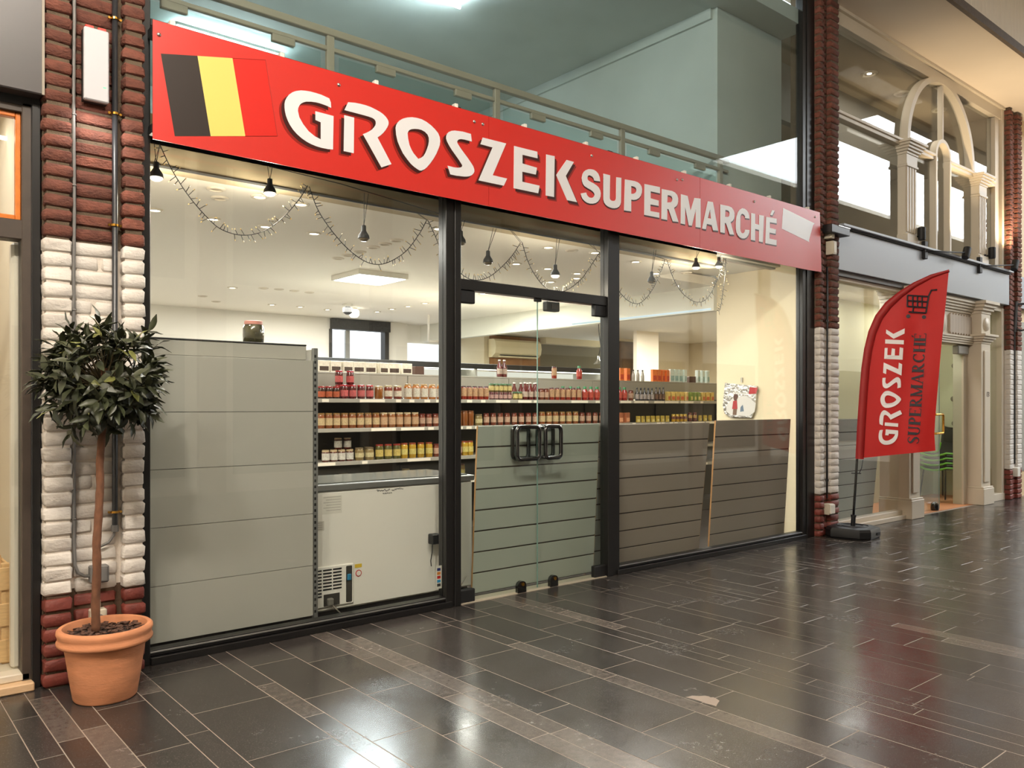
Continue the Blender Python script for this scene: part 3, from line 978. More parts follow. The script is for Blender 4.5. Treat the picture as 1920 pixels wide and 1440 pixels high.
# square panel lamp
sq = empty('ceiling_panel_lamp', (4.59, 3.12, SHOP_Z))
tag(sq, 'square white surface mounted ceiling panel lamp in the supermarket', 'lamp')
box('housing', MT['white'], -0.31, 0.31, -0.31, 0.31, -0.055, 0, sq, 0.004)
box('diffuser', lamp_mat('panel_glow', (235, 248, 255), 9.0), -0.285, 0.285, -0.285, 0.285, -0.058, -0.054, sq)
area_light('panel_light', (4.59, 3.12, SHOP_Z - 0.07), 0.56, 0.56, 80, (0.88, 0.97, 1.0))
# camera and lamp on the far ceiling
cm = empty('security_camera', F(652, 570, SHOP_Z))
tag(cm, 'small black dome security camera on the supermarket ceiling', 'camera')
MB().lathe([(0.07, 0), (0.07, -0.03), (0.03, -0.04)], n=14).build('mount', MT['white'], cm)
MB().lathe([(0.04, -0.04), (0.07, -0.06), (0.07, -0.12), (0.03, -0.15)], n=14).build('camera_body', MT['black_matt'], cm)
eg = empty('ceiling_spotlight', F(664, 577, SHOP_Z))
tag(eg, 'white egg shaped spotlight on the supermarket ceiling beside the security camera', 'spotlight')
MB().lathe([(0.0, -0.16), (0.05, -0.145), (0.075, -0.10), (0.07, -0.05), (0.03, 0.0)], n=14, cap=False).build('lamp_head', MT['white'], eg, True)
# LED profile along the step, air vents
tag(box('led_profile', lamp_mat('led_cool', (220, 236, 240), 0.9), 8.165, 8.18, 1.2, 3.6, 2.612, 2.632), 'cool white light strip along the ceiling step', 'light strip')
pipe = MB().tube([F(804, 590, SHOP_Z), W(803, 638, 6.9), W(806, 640, 6.9), W(826, 640, 6.9)], 0.018, 8).build('wall_pipe', MT['ceil'], None, True)
tag(pipe, 'thin bent white pipe dropping from the ceiling near the back wall', 'pipe')

# ================================================================== PENDANT BULBS AND FAIRY LIGHTS
MT['bulb_on'] = lamp_mat('bulb_warm', (255, 226, 178), 9.0)
MT['bulb_off'] = M('bulb_clear', (96, 84, 66), 0.15)
def pendant(px, py, ptop, y, on, label):
    p = W(px, py, y)
    t = W(ptop[0], ptop[1], y)
    r = empty('pendant_bulb', p)
    tag(r, label, 'pendant lamp', 'pendant bulbs along the supermarket window')
    for s in (-0.012, 0.02):
        MB().tube([(0, 0, 0.05), (t.x - p.x + s, 0, t.z - p.z)], 0.0022, 5).build('cord', MT['black_matt'], r)
    MB().lathe([(0.008, 0.06), (0.016, 0.055), (0.017, 0.02), (0.024, 0.008), (0.037, -0.012), (0.041, -0.034), (0.037, -0.036)], n=14, cap=False).build('lamp_holder', MT['black_matt'], r, 40)
    if on:
        pl = bpy.data.lights.new('bulb_light', 'POINT'); pl.energy = 13; pl.color = (1.0, 0.87, 0.68); pl.shadow_soft_size = 0.05
        po = bpy.data.objects.new('bulb_light', pl); po.location = (p.x, p.y, p.z - 0.12); col.objects.link(po)
    MB().lathe([(0.036, -0.026), (0.035, -0.042), (0.022, -0.052), (0.0, -0.054)], n=14, cap=False).build('bulb', MT['bulb_on'] if on else MT['bulb_off'], r, True)
pendant(293, 322, (293, 268), 0.2, True, 'lit pendant bulb hanging at the far left of the left window')
pendant(506, 352, (505, 312), 0.2, True, 'dim pendant bulb hanging in the middle of the left window')
pendant(682, 438, (686, 362), 0.2, False, 'unlit black pendant bulb left of the first mullion')
pendant(864, 447, (868, 412), 0.2, False, 'unlit pendant bulb just right of the first mullion above the doors')
pendant(915, 484, (927, 428), 0.2, False, 'small pendant bulb above the left glass door')
pendant(1041, 509, (1046, 448), 0.2, True, 'lit pendant bulb above the right glass door')
pendant(1222, 521, (1228, 467), 0.2, False, 'unlit pendant bulb at the left of the right window')
pendant(1305, 495, (1309, 470), 0.2, True, 'lit pendant bulb near the middle of the right window')
pendant(1348, 493, (1350, 478), 0.2, True, 'lit pendant bulb beside the hanging end of the fairy lights')
def fairy(name_label, swags, y, rnd):
    """swags: list of pixel polylines that hang as curves"""
    r = empty('fairy_light_string', W(*swags[0][0], y))
    tag(r, name_label, 'fairy lights', 'fairy light strings in the supermarket windows')
    org = Vector(W(*swags[0][0], y))
    twig, tips = MB(), MB()
    for sw in swags:
        P = [Vector(W(px, py, y)) - org for (px, py) in sw]
        pts = []
        n = len(P)
        for i in range(n - 1):
            p0, p1, p2, p3 = P[max(i - 1, 0)], P[i], P[i + 1], P[min(i + 2, n - 1)]
            for q in range(26):
                t = q / 26
                pts.append(0.5 * ((2 * p1) + (p2 - p0) * t + (2 * p0 - 5 * p1 + 4 * p2 - p3) * t * t + (3 * p1 - p0 - 3 * p2 + p3) * t ** 3))
        pts.append(P[-1])
        MB().tube(pts, 0.0030, 5).build('cable', MT['black_matt'], r)
        L = 0
        for i in range(len(pts) - 1):
            d = pts[i + 1] - pts[i]
            L += d.length
            if L > 0.021:
                L = 0
                nrm = Vector((d.z, 0, -d.x)).normalized() * rnd.choice((-1, 1))
                tip = pts[i] + nrm * rnd.uniform(0.026, 0.042) + d.normalized() * rnd.uniform(-0.015, 0.015) + Vector((0, rnd.uniform(-0.02, 0.02), 0))
                twig.tube([pts[i], tip], 0.0026, 3)
                dd = (tip - pts[i]).normalized()
                tips.tube([tip, tip + dd * 0.009], 0.0032, 4)
    for sw in swags:
        for e_ in (sw[0], sw[-1]):
            a_ = Vector(W(*e_, y)) - org
            if a_.z + org.z > 2.6:
                MB().tube([a_, (a_.x, 0.296 - y, 2.89 - org.z)], 0.0016, 4).build('hanging_thread', MT['black_matt'], r)
    tag(twig.build('light_stems', MT['black_matt'], r), kind='stuff')
    tag(tips.build('tiny_lights', M('dim_fairy_bulb', (210, 180, 120), 0.2) if 'dim_fairy_bulb' not in bpy.data.materials else bpy.data.materials['dim_fairy_bulb'], r), kind='stuff')
rf = random.Random(9)
fairy('fairy light string swagged across the left window',
      [[(300, 272), (322, 318), (352, 365), (385, 404), (415, 430), (455, 441), (495, 433), (530, 408), (560, 375), (577, 348)],
       [(580, 350), (597, 395), (628, 440), (662, 475), (695, 494), (725, 493), (760, 472), (785, 440), (800, 413)],
       [(802, 413), (815, 440), (830, 478)]], 0.16, rf)
fairy('fairy light string swagged above the glass doors',
      [[(858, 508), (880, 523), (905, 524), (930, 510), (958, 482), (976, 455)],
       [(979, 455), (992, 495), (1012, 528), (1035, 546), (1060, 545), (1088, 525), (1108, 498), (1124, 473)],
       [(1124, 473), (1133, 496)]], 0.16, rf)
fairy('fairy light string swagged across the right window with a hanging end',
      [[(1157, 542), (1178, 564), (1200, 568), (1222, 545), (1238, 512), (1247, 487)],
       [(1250, 487), (1264, 525), (1282, 552), (1305, 566), (1325, 560), (1345, 525), (1358, 484)],
       [(1361, 484), (1359, 520), (1355, 550), (1350, 580), (1344, 582)]], 0.16, rf)
st(MB().tube([W(505, 312, 0.2), W(640, 345, 0.2), W(835, 404, 0.2)], 0.003, 5).build('trim_7', MT['black_matt']), 'thin lamp wire under the ceiling edge')
# ================================================================== THINGS BEHIND THE GLASS
# grey metal shelf unit, back to the window
MT['greymetal'] = M('light_grey_steel_panel', (180, 177, 169), 0.42, spec=0.4)
MT['greydark'] = M('gap_shade_and_cap_grey', (46, 46, 46), 0.6)
gu = empty('shelf_unit', (1.38, 0.12, 0))
tag(gu, 'tall grey metal shelf unit with its panelled back against the left window', 'shelf')
GL = 1.055
zs = [0.072, 0.402, 0.742, 1.079, 1.413, 1.748]
for i in range(5):
    box('back_panel', MT['greymetal'], 0.0, GL, 0.0, 0.02, zs[i] + 0.0016, zs[i + 1] - 0.0016, gu, 0.0005)
box('gap_blocker', MT['greydark'], 0.0, GL, 0.021, 0.028, 0.08, 1.74, gu)  # dark sheet added behind the panels to block light in the gaps
box('top_panel', MT['greymetal'], 0.0, GL - 0.03, 0.035, 0.055, 1.75, 1.842, gu, 0.003)
box('top_cap', MT['greydark'], 0.0, GL - 0.03, 0.03, 0.5, 1.842, 1.852, gu, 0.003)
up = box('upright', MT['alu'], GL + 0.004, GL + 0.034, -0.004, 0.03, 0.05, 1.83, gu, 0.002)
for i in range(44):
    box('slot', MT['black_matt'], GL + 0.007, GL + 0.02, -0.0052, -0.003, 0.09 + i * 0.039, 0.108 + i * 0.039, up)
box('side_panel', MT['greymetal'], GL + 0.0, GL + 0.03, 0.03, 0.52, 0.05, 1.82, gu)
box('kick_plate', MT['black_matt'], 0, GL, 0.02, 0.05, 0.0, 0.07, gu)
# jar on top
def add_jar(name, loc, h, r, body, lid, label=None, lidh=0.018, labz=(0.25, 0.75), labw=None):
    pass

# ---- freezer
MT['fwhite'] = M('white_freezer_steel', (242, 238, 230), 0.35)
fz = empty('chest_freezer', (2.475, 0.26, 0))
tag(fz, 'white chest freezer with metal rim standing behind the left window', 'freezer')
FL = 1.38
box('body', MT['fwhite'], 0, FL, 0, 0.62, 0.045, 0.865, fz, 0.012)
box('rim', MT['alu'], 0.0, FL + 0.01, -0.012, 0.64, 0.868, 0.912, fz, 0.006)
box('glass_lid', M('grey_freezer_lid', (110, 112, 106), 0.15), 0.03, FL - 0.03, 0.03, 0.60, 0.912, 0.922, fz, 0.003)
box('plinth', MT['black_matt'], 0.03, FL - 0.03, 0.03, 0.6, 0.0, 0.045, fz)
gr = box('vent_grille', MT['fwhite'], 0.0, 0.33, -0.014, 0.0, 0.075, 0.355, fz, 0.006)
for i in range(9):
    z = 0.335 - i * 0.022
    for (a, b) in ((0.02, 0.085), (0.095, 0.16), (0.17, 0.235)):
        if i > 6 and a > 0.08: continue
        box('vent_slot', MT['black_matt'], a, b, -0.0165, -0.013, z - 0.010, z, gr)
box('compressor_opening', M('dark_machine_room', (56, 52, 46), 0.8), 0.10, 0.22, -0.0165, -0.013, 0.085, 0.165, gr)
box('side_opening', bpy.data.materials['dark_machine_room'], 0.27, 0.315, -0.0165, -0.013, 0.09, 0.34, gr, 0.004)
box('blue_plug', M('blue_plastic', (40, 120, 160), 0.4), 0.275, 0.305, -0.03, -0.0165, 0.24, 0.285, gr, 0.004)
box('plug_cap', M('grey_cap', (120, 116, 108), 0.5), 0.12, 0.16, -0.05, -0.0165, 0.09, 0.14, gr, 0.006)
wr = box('warning_sticker', M('yellow_sticker', (224, 190, 60), 0.5), 0.345, 0.40, -0.0025, -0.0005, 0.315, 0.34, fz)
MB().lathe([(0.024, 0.0), (0.024, -0.002)], (0.375, -0.0005, 0.275), 20, 'Y').build('round_sticker', M('red_sticker', (190, 40, 40), 0.5), fz)
MB().lathe([(0.018, 0.0), (0.018, -0.003)], (0.375, -0.0005, 0.275), 20, 'Y').build('round_sticker_face', M('sticker_white', (235, 230, 222), 0.5), fz)
box('paper_note', MT['white'], 0.095, 0.245, -0.0022, -0.0005, 0.71, 0.832, fz)
for i in range(6):
    box('note_line', M('pencil_grey', (150, 146, 140), 0.7) if i == 0 else bpy.data.materials['pencil_grey'], 0.105 + 0.02 * (i % 2), 0.235, -0.003, -0.0021, 0.823 - i * 0.018, 0.8255 - i * 0.018, fz)
box('small_note', M('lined_note', (206, 200, 190), 0.6), 0.0, 0.11, -0.0022, -0.0005, 0.60, 0.665, fz)
for i in range(4):
    box('note_line', bpy.data.materials['pencil_grey'], 0.005, 0.10, -0.003, -0.0021, 0.652 - i * 0.014, 0.6545 - i * 0.014, fz)
# handwriting on the freezer: date line
ink = M('black_marker', (30, 28, 28), 0.5)
rh = random.Random(2)
x = 0.52
for wd, n in ((0.012, 9), (0.012, 8)):
    for i in range(n):
        pts = [(x, -0.0015, 0.842 + rh.uniform(-0.004, 0.004)), (x + wd * 0.5, -0.0015, 0.842 + rh.uniform(-0.01, 0.012)), (x + wd, -0.0015, 0.842 + rh.uniform(-0.006, 0.006))]
        MB().tube(pts, 0.0022, 4).build('handwriting', ink, fz)
        x += wd * 1.02
    x += 0.015
for i in range(5):
    x2 = 0.57 + i * 0.016
    MB().tube([(x2, -0.0015, 0.818 + rh.uniform(-.003, .003)), (x2 + 0.006, -0.0015, 0.824), (x2 + 0.012, -0.0015, 0.816 + rh.uniform(-.003, .004))], 0.0022, 4).build('handwriting', ink, fz)
# card terminal style adapter and payment stickers near the mullion
ad = box('power_adapter', MT['rubber'], 3.50 - 0.07, 3.50, 0.16, 0.225, 0.425, 0.50, None, 0.006)
ad.location = (-0.02, 0, 0)
tag(ad, 'black power adapter hanging on the freezer beside the first mullion', 'adapter')
MB().tube([(3.455, 0.20, 0.425), (3.452, 0.20, 0.36), (3.44, 0.20, 0.30), (3.445, 0.2, 0.26)], 0.004, 6).build('cable', MT['rubber'], ad, True)
cd = empty('payment_sticker', (3.402, 0.012, 0.135))
tag(cd, 'white strip of coloured payment card stickers at the bottom of the first mullion', 'sticker')
cd.location = (3.337, 0.012, 0.135)
box('backing', MT['white'], 0, 0.05, 0, 0.001, 0, 0.165, cd)
for i, (rgb, z) in enumerate((((40, 50, 120), 0.128), ((226, 140, 60), 0.10), ((200, 40, 36), 0.072), ((60, 150, 200), 0.044), ((50, 48, 46), 0.016))):
    box('card_logo', M(f'card_logo_{i}', rgb, 0.5), 0.010, 0.040, -0.001, 0.0, z, z + 0.02, cd)
for j, pts in enumerate(([(2.62, 0.222, 0.10), (2.68, 0.20, 0.03), (2.85, 0.16, 0.006), (3.1, 0.14, 0.006), (3.35, 0.13, 0.008), (3.46, 0.14, 0.03), (3.62, 0.12, 0.08), (3.70, 0.14, 0.16)],)):
    c_ = MB().tube(pts, 0.005, 6).build('power_cable', M('grey_cable', (120, 112, 100), 0.5) if j == 0 else bpy.data.materials['grey_cable'], fz, True)
    c_.name = 'power_cable'; c_.matrix_parent_inverse = Matrix.Translation((-2.475, -0.26, 0))

# ---- slatwall boards leaning on the glass
MT['slat'] = M('grey_slatwall_face', (176, 177, 167), 0.45)
MT['slat_b'] = M('taupe_slatwall_face', (158, 146, 134), 0.45)
MT['mdf'] = M('brown_mdf_edge', (168, 124, 78), 0.8)
MT['groove'] = M('shaded_slat_groove', (66, 54, 44), 0.8)  # core board darkened in colour to stand for shade in the grooves
def slatwall(x0, x1, ytop, ybot, h, mat, label, n=9):
    lean = math.atan2(ybot - ytop, h)
    r = empty('slatwall_board', (x0, ybot, 0.008))
    r.rotation_euler = (lean, 0, 0)          # top leans towards the glass
    tag(r, label, 'board', 'slatwall boards leaning behind the glass')
    w = x1 - x0
    box('core_board', MT['groove'], 0.002, w - 0.002, 0.006, 0.018, 0, h, r)
    box('edge_strip', MT['mdf'], 0, 0.002, 0.001, 0.018, 0, h, r)
    box('edge_strip', MT['mdf'], w - 0.002, w, 0.001, 0.018, 0, h, r)
    p = h / n
    for i in range(n):
        s = box('slat', mat, 0.002, w - 0.002, 0.0, 0.009, i * p + 0.006, (i + 1) * p - 0.006 if i < n - 1 else h, r, 0.0012)
    return r
slatwall(3.765, 5.085, 0.075, 0.15, 1.29, MT['slat'], 'wide grey slatwall board leaning behind both glass doors', 8)
slatwall(5.135, 6.0, 0.20, 0.30, 1.27, MT['slat'], 'partly hidden slatwall board behind the second mullion', 9)
slatwall(5.22, 6.60, 0.05, 0.185, 1.285, MT['slat_b'], 'taupe slatwall board leaning in the left half of the right window', 8)
slatwall(6.70, 8.045, 0.05, 0.135, 1.30, MT['slat_b'], 'taupe slatwall board leaning in the right half of the right window', 8)

# ---- gondola shelving with jars
MT['gond'] = M('gondola_grey', (150, 144, 132), 0.5)
MT['gond_dark'] = M('gondola_dark_back', (64, 60, 54), 0.6)
MT['price'] = M('price_strip_white', (226, 216, 198), 0.5)
GX0, GX1, GY = 3.3, 10.25, 2.20
gd = empty('gondola_shelf', (GX0, GY, 0))
tag(gd, 'long grey supermarket shelf carrying rows of jars and bottles', 'shelf')
LG = GX1 - GX0
SH = {'upper': 1.515, 'middle': 1.232, 'lower': 0.915, 'bottom': 0.66}
box('back_board', MT['gond_dark'], 0, LG, 0.44, 0.46, 0.1, 1.5, gd)
nbay = 5
for i in range(nbay):
    box('top_back_panel', MT['gond'], i * LG / nbay + 0.003, (i + 1) * LG / nbay - 0.003, 0.30, 0.32, 1.535, 1.765, gd, 0.003)
box('top_board', MT['gond'], 0, LG, 0.30, 0.72, 1.765, 1.785, gd, 0.004)
box('base', MT['gond_dark'], 0, LG, 0.0, 0.45, 0.0, 0.14, gd)
for i in range(nbay + 1):
    box('upright', MT['gond_dark'], i * LG / nbay - 0.015, i * LG / nbay + 0.015, 0.42, 0.46, 0, 1.76, gd)
rp = random.Random(21)
for nm, z in SH.items():
    s = box('shelf_board', MT['gond'], 0, LG, 0.0, 0.44, z - 0.022, z, gd, 0.003)
    box('price_rail', MT['gond'], 0, LG, -0.014, -0.001, z - 0.034, z + 0.004, s, 0.002)
    x = 0.1
    while x < LG - 0.2:
        w = rp.choice((0.06, 0.07, 0.07, 0.2, 0.28))
        if rp.random() < (0.75 if nm == 'upper' else 0.5):
            box('price_card', MT['price'], x, x + w, -0.0165, -0.0142, z - 0.030, z - 0.002, s)
        x += w + rp.uniform(0.01, 0.16)

# ---- groceries: one mesh set per kind, copied
def cyl_kind(name, h, r, body, lid, lab=None, lidr=0.92, labz=(0.2, 0.72), neck=None, lidh=0.016, n=14, body_mat=None):
    prof = [(r * 0.9, 0), (r, 0.006)]
    if neck:
        prof += [(r, h * neck[0]), (r * neck[1], h * neck[2]), (r * neck[1], h - lidh)]
    else:
        prof += [(r, h - lidh - 0.014), (r * lidr * 0.95, h - lidh)]
    body = tuple(int(c * 0.8) for c in body); lid = tuple(int(c * 0.84) for c in lid); lab = tuple(int(c * 0.84) for c in lab) if lab else lab  # colours taken down to stand for the shade inside the shelves
    bm_ = body_mat or M(name + '_glass', body, 0.12, spec=0.6, coat=0.5)
    lr = r * (neck[1] * 1.15 if neck else lidr)
    k = {'h': h, 'r': r, 'body': MB().lathe(prof, n=n).mesh('body', bm_, 50),
         'lid': MB().lathe([(lr, h - lidh), (lr, h - 0.002), (lr * 0.92, h)], n=n).mesh('lid', M(name + '_lid', lid, 0.35), 50)}
    if lab:
        z0, z1 = labz[0] * h, labz[1] * h
        rr = r + 0.0012
        vs, fs = [], []
        m_ = 9
        for i in range(m_):
            a = math.radians(-90 - 75 + 150 * i / (m_ - 1) - 25)
            vs += [(rr * math.cos(a), rr * math.sin(a), z0), (rr * math.cos(a), rr * math.sin(a), z1)]
        for i in range(m_ - 1):
            fs.append((2 * i, 2 * i + 2, 2 * i + 3, 2 * i + 1))
        k['label'] = MB().add(vs, fs).mesh('paper_label', M(name + '_paper', lab, 0.5, var=0.25, vscale=70), False)
        if len(lab) and isinstance(lab, tuple): pass
    return k
def box_kind(name, w, d, h, rgb, rgb2=None):
    k = {'h': h, 'r': w / 2, 'body': MB().cbox(-w / 2, w / 2, -d / 2, d / 2, 0, h, 0.003).mesh('carton', M(name + '_carton', rgb, 0.5, var=0.12, vscale=40))}
    if rgb2:
        k['label'] = MB().box(-w * 0.4, w * 0.4, -d / 2 - 0.001, -d / 2, h * 0.12, h * 0.5).mesh('printed_panel', M(name + '_print', rgb2, 0.5, var=0.2, vscale=60))
    return k
K = {
 'redjar':   cyl_kind('cherry_jar', 0.138, 0.038, (96, 22, 18), (190, 36, 40), (206, 96, 92), labz=(0.18, 0.62)),
 'darkjar':  cyl_kind('mixed_jar', 0.120, 0.036, (64, 34, 20), (160, 40, 34), (190, 90, 50), labz=(0.15, 0.6)),
 'amber':    cyl_kind('amber_jar', 0.130, 0.042, (160, 92, 26), (206, 178, 120), None),
 'ovaljar':  cyl_kind('oval_label_jar', 0.138, 0.042, (140, 46, 22), (214, 196, 150), (228, 214, 190), labz=(0.2, 0.62)),
 'compote':  cyl_kind('compote_jar', 0.158, 0.040, (190, 112, 40), (206, 170, 120), (226, 216, 196), labz=(0.16, 0.72), lidr=0.78),
 'sauce':    cyl_kind('tomato_sauce_jar', 0.150, 0.033, (160, 44, 24), (70, 30, 24), (196, 150, 110), labz=(0.25, 0.85), lidr=0.8),
 'smalljam': cyl_kind('small_jam_jar', 0.085, 0.026, (90, 26, 34), (120, 40, 44), (196, 150, 140), labz=(0.2, 0.7)),
 'greenlid': cyl_kind('green_lid_jar', 0.095, 0.030, (120, 90, 40), (40, 96, 46), (214, 190, 120), labz=(0.2, 0.7)),
 'ketchup':  cyl_kind('tall_ketchup', 0.205, 0.034, (110, 24, 20), (226, 220, 210), (196, 170, 150), labz=(0.18, 0.48), neck=(0.55, 0.42, 0.8)),
 'squeeze':  cyl_kind('red_squeeze_bottle', 0.170, 0.037, (176, 30, 26), (40, 130, 70), (190, 70, 50), labz=(0.2, 0.6), neck=(0.62, 0.5, 0.82), lidh=0.03),
 'beige':    cyl_kind('beige_label_jar', 0.148, 0.038, (150, 80, 36), (150, 112, 60), (206, 178, 130), labz=(0.22, 0.68)),
 'creamlid': cyl_kind('cream_lid_jar', 0.150, 0.040, (158, 92, 42), (218, 196, 150), (200, 160, 120), labz=(0.2, 0.7)),
 'tallorange': cyl_kind('tall_orange_jar', 0.165, 0.036, (150, 84, 36), (120, 70, 40), None),
 'redbeige': cyl_kind('red_beige_jar', 0.135, 0.034, (130, 60, 36), (110, 44, 30), (196, 156, 130), labz=(0.25, 0.7)),
 'maroon':   cyl_kind('maroon_jar', 0.110, 0.038, (96, 30, 20), (196, 170, 130), (214, 206, 192), labz=(0.15, 0.75)),
 'pale':     cyl_kind('pale_jar', 0.125, 0.044, (150, 126, 74), (120, 100, 70), (206, 190, 140), labz=(0.25, 0.6)),
 'pickle':   cyl_kind('pickle_jar', 0.150, 0.040, (92, 88, 30), (150, 50, 36), (206, 180, 96), labz=(0.2, 0.65)),
 'yellowjar': cyl_kind('yellow_pickle_jar', 0.155, 0.0375, (206, 160, 40), (150, 70, 40), (216, 196, 110), labz=(0.25, 0.62)),
 'darkbottle': cyl_kind('dark_sauce_bottle', 0.170, 0.026, (34, 28, 34), (24, 26, 30), (190, 176, 170), labz=(0.12, 0.5), neck=(0.55, 0.4, 0.75)),
 'brownbottle': cyl_kind('brown_bottle', 0.180, 0.024, (60, 36, 24), (30, 24, 20), (120, 84, 60), labz=(0.12, 0.5), neck=(0.6, 0.42, 0.8)),
 'spice':    box_kind('spice_box', 0.062, 0.05, 0.125, (206, 176, 96), (190, 96, 50)),
 'spicegreen': box_kind('green_spice_box', 0.062, 0.05, 0.125, (120, 140, 60), (214, 196, 120)),
 'whitebottle': cyl_kind('white_bottle', 0.150, 0.024, (222, 214, 200), (60, 46, 36), None, neck=(0.5, 0.45, 0.8)),
 'mayo':     cyl_kind('yellow_mayonnaise', 0.105, 0.030, (220, 170, 40), (226, 190, 70), (120, 60, 30), labz=(0.35, 0.7), neck=(0.7, 0.7, 0.9)),
 'mustard':  cyl_kind('purple_mustard', 0.125, 0.032, (110, 50, 40), (120, 56, 44), (200, 160, 90), labz=(0.4, 0.7), neck=(0.75, 0.7, 0.9)),
 'sachet':   box_kind('yellow_sachet', 0.055, 0.03, 0.085, (176, 150, 60), (206, 190, 120)),
 'brownpack': box_kind('brown_pasta_pack', 0.085, 0.05, 0.13, (150, 84, 50), (214, 150, 110)),
 'carton':   box_kind('white_carton', 0.125, 0.10, 0.115, (226, 218, 200), (70, 52, 40)),
 'orangepack': box_kind('orange_packet', 0.075, 0.05, 0.17, (226, 120, 50), (200, 70, 40)),
 'bluepack': box_kind('pale_blue_packet', 0.07, 0.05, 0.185, (206, 218, 212), (150, 180, 180)),
 'smallbox': box_kind('dark_tin', 0.12, 0.08, 0.09, (80, 52, 38), None),
}
DESC = {'redjar': 'red-lidded jar with a pink label', 'darkjar': 'dark mixed jar with an orange label', 'amber': 'plain amber jar with a cream lid', 'ovaljar': 'red preserve jar with a white oval label',
        'compote': 'amber compote jar with a tall white label', 'sauce': 'tomato sauce jar with a brown lid', 'smalljam': 'small dark jam jar', 'greenlid': 'small green-lidded jar',
        'ketchup': 'tall dark red ketchup bottle', 'squeeze': 'red squeeze bottle with a green cap', 'beige': 'brown jar with a beige label', 'creamlid': 'brown jar with a cream lid',
        'tallorange': 'tall unlabelled orange jar', 'redbeige': 'reddish jar with a pale label', 'maroon': 'squat maroon jar with a white label', 'pale': 'squat pale yellow jar', 'pickle': 'green pickle jar with a red lid',
        'yellowjar': 'yellow pickle jar', 'darkbottle': 'black sauce bottle with a white label', 'brownbottle': 'slim brown bottle', 'spice': 'tan and red spice box', 'spicegreen': 'green spice box',
        'whitebottle': 'white bottle with a dark cap', 'mayo': 'yellow mayonnaise bottle', 'mustard': 'maroon mustard bottle', 'sachet': 'small yellow sachet', 'brownpack': 'brown pasta pack', 'carton': 'white carton with a dark print',
        'orangepack': 'orange snack packet', 'bluepack': 'pale blue packet', 'smallbox': 'dark brown tin'}
CATS = {'darkbottle': 'bottle', 'brownbottle': 'bottle', 'whitebottle': 'bottle', 'ketchup': 'bottle', 'squeeze': 'bottle', 'mayo': 'bottle', 'mustard': 'bottle', 'spice': 'box', 'spicegreen': 'box', 'sachet': 'sachet',
        'brownpack': 'packet', 'carton': 'carton', 'orangepack': 'packet', 'bluepack': 'packet', 'smallbox': 'tin'}
placed = {}
rj = random.Random(77)
GROC = []
def put(kind, x, y, z, where, rz=None, parts=True):
    k = K[kind]
    nm = {'jar': kind and 'jar', 'bottle': 'bottle', 'box': 'box', 'sachet': 'sachet', 'packet': 'packet', 'carton': 'carton', 'tin': 'tin'}[CATS.get(kind, 'jar')]
    NAME = {'jar': 'preserve_jar', 'bottle': 'sauce_bottle', 'box': 'spice_box', 'sachet': 'soup_sachet', 'packet': 'snack_packet', 'carton': 'food_carton', 'tin': 'food_tin'}[nm]
    r = empty(NAME, (x, y, z + 0.0015), rj.uniform(-0.25, 0.25) if rz is None else rz)
    inst('body', k['body'], r)
    if 'lid' in k: inst('lid', k['lid'], r)
    if 'label' in k: inst('paper_label', k['label'], r)
    GROC.append((kind, where, x, r))
    return r
def run(kind, pxa, pxb, n, shelf, y=None, dz=0.0, where=None):
    y = GY + 0.055 if y is None else y
    z = SH[shelf] + dz if shelf in SH else 1.785
    for i in range(n):
        px = pxa + (pxb - pxa) * (i + 0.5) / n
        x = W(px, 750, y).x
        put(kind, x, y, z, where or shelf + ' shelf')
# upper shelf, left window
run('darkjar', 597, 607, 1, 'upper'); run('darkjar', 609, 637, 2, 'upper'); run('redjar', 637, 701, 4, 'upper')
run('redjar', 625, 667, 2, 'upper', GY + 0.14, 0.14, 'upper shelf stack'); run('redjar', 625, 667, 2, 'upper', GY + 0.145, 0.0, 'upper shelf back row')
run('amber', 702, 718, 1, 'upper'); run('ovaljar', 719, 754, 2, 'upper'); run('compote', 757, 833, 5, 'upper')
# behind the doors
run('tallorange', 853, 864, 1, 'upper'); run('sauce', 864, 916, 5, 'upper'); run('smalljam', 917, 959, 5, 'upper'); run('greenlid', 917, 959, 5, 'upper', GY + 0.055, 0.0866, 'small jam row')
run('greenlid', 961, 979, 2, 'upper'); run('ketchup', 979, 1010, 3, 'upper'); run('ketchup', 958, 1008, 4, 'upper', GY + 0.17, 0.0, 'upper back row')
run('redbeige', 1010, 1028, 2, 'upper'); run('sauce', 1029, 1090, 6, 'upper'); run('squeeze', 1091, 1136, 4, 'upper'); run('squeeze', 1048, 1092, 3, 'upper', GY + 0.15, 0.0, 'upper rear row')
# right window
run('squeeze', 1156, 1176, 2, 'upper'); run('redbeige', 1176, 1190, 1, 'upper'); run('darkbottle', 1191, 1226, 5, 'upper'); run('brownbottle', 1227, 1247, 3, 'upper')
run('spice', 1248, 1290, 5, 'upper'); run('spicegreen', 1291, 1312, 3, 'upper'); run('spice', 1313, 1338, 3, 'upper', where='upper shelf end')
# middle shelf
run('beige', 594, 712, 8, 'middle'); run('creamlid', 712, 785, 5, 'middle'); run('redbeige', 785, 835, 4, 'middle')
run('tallorange', 854, 888, 3, 'middle'); run('pale', 889, 905, 1, 'middle'); run('redbeige', 905, 1010, 8, 'middle'); run('beige', 1010, 1085, 6, 'middle'); run('redbeige', 1085, 1134, 4, 'middle')
run('brownpack', 1156, 1181, 2, 'middle'); run('sachet', 1192, 1256, 7, 'middle'); run('mayo', 1259, 1288, 4, 'middle'); run('mustard', 1289, 1307, 2, 'middle'); run('sachet', 1308, 1336, 3, 'middle', where='middle shelf end')
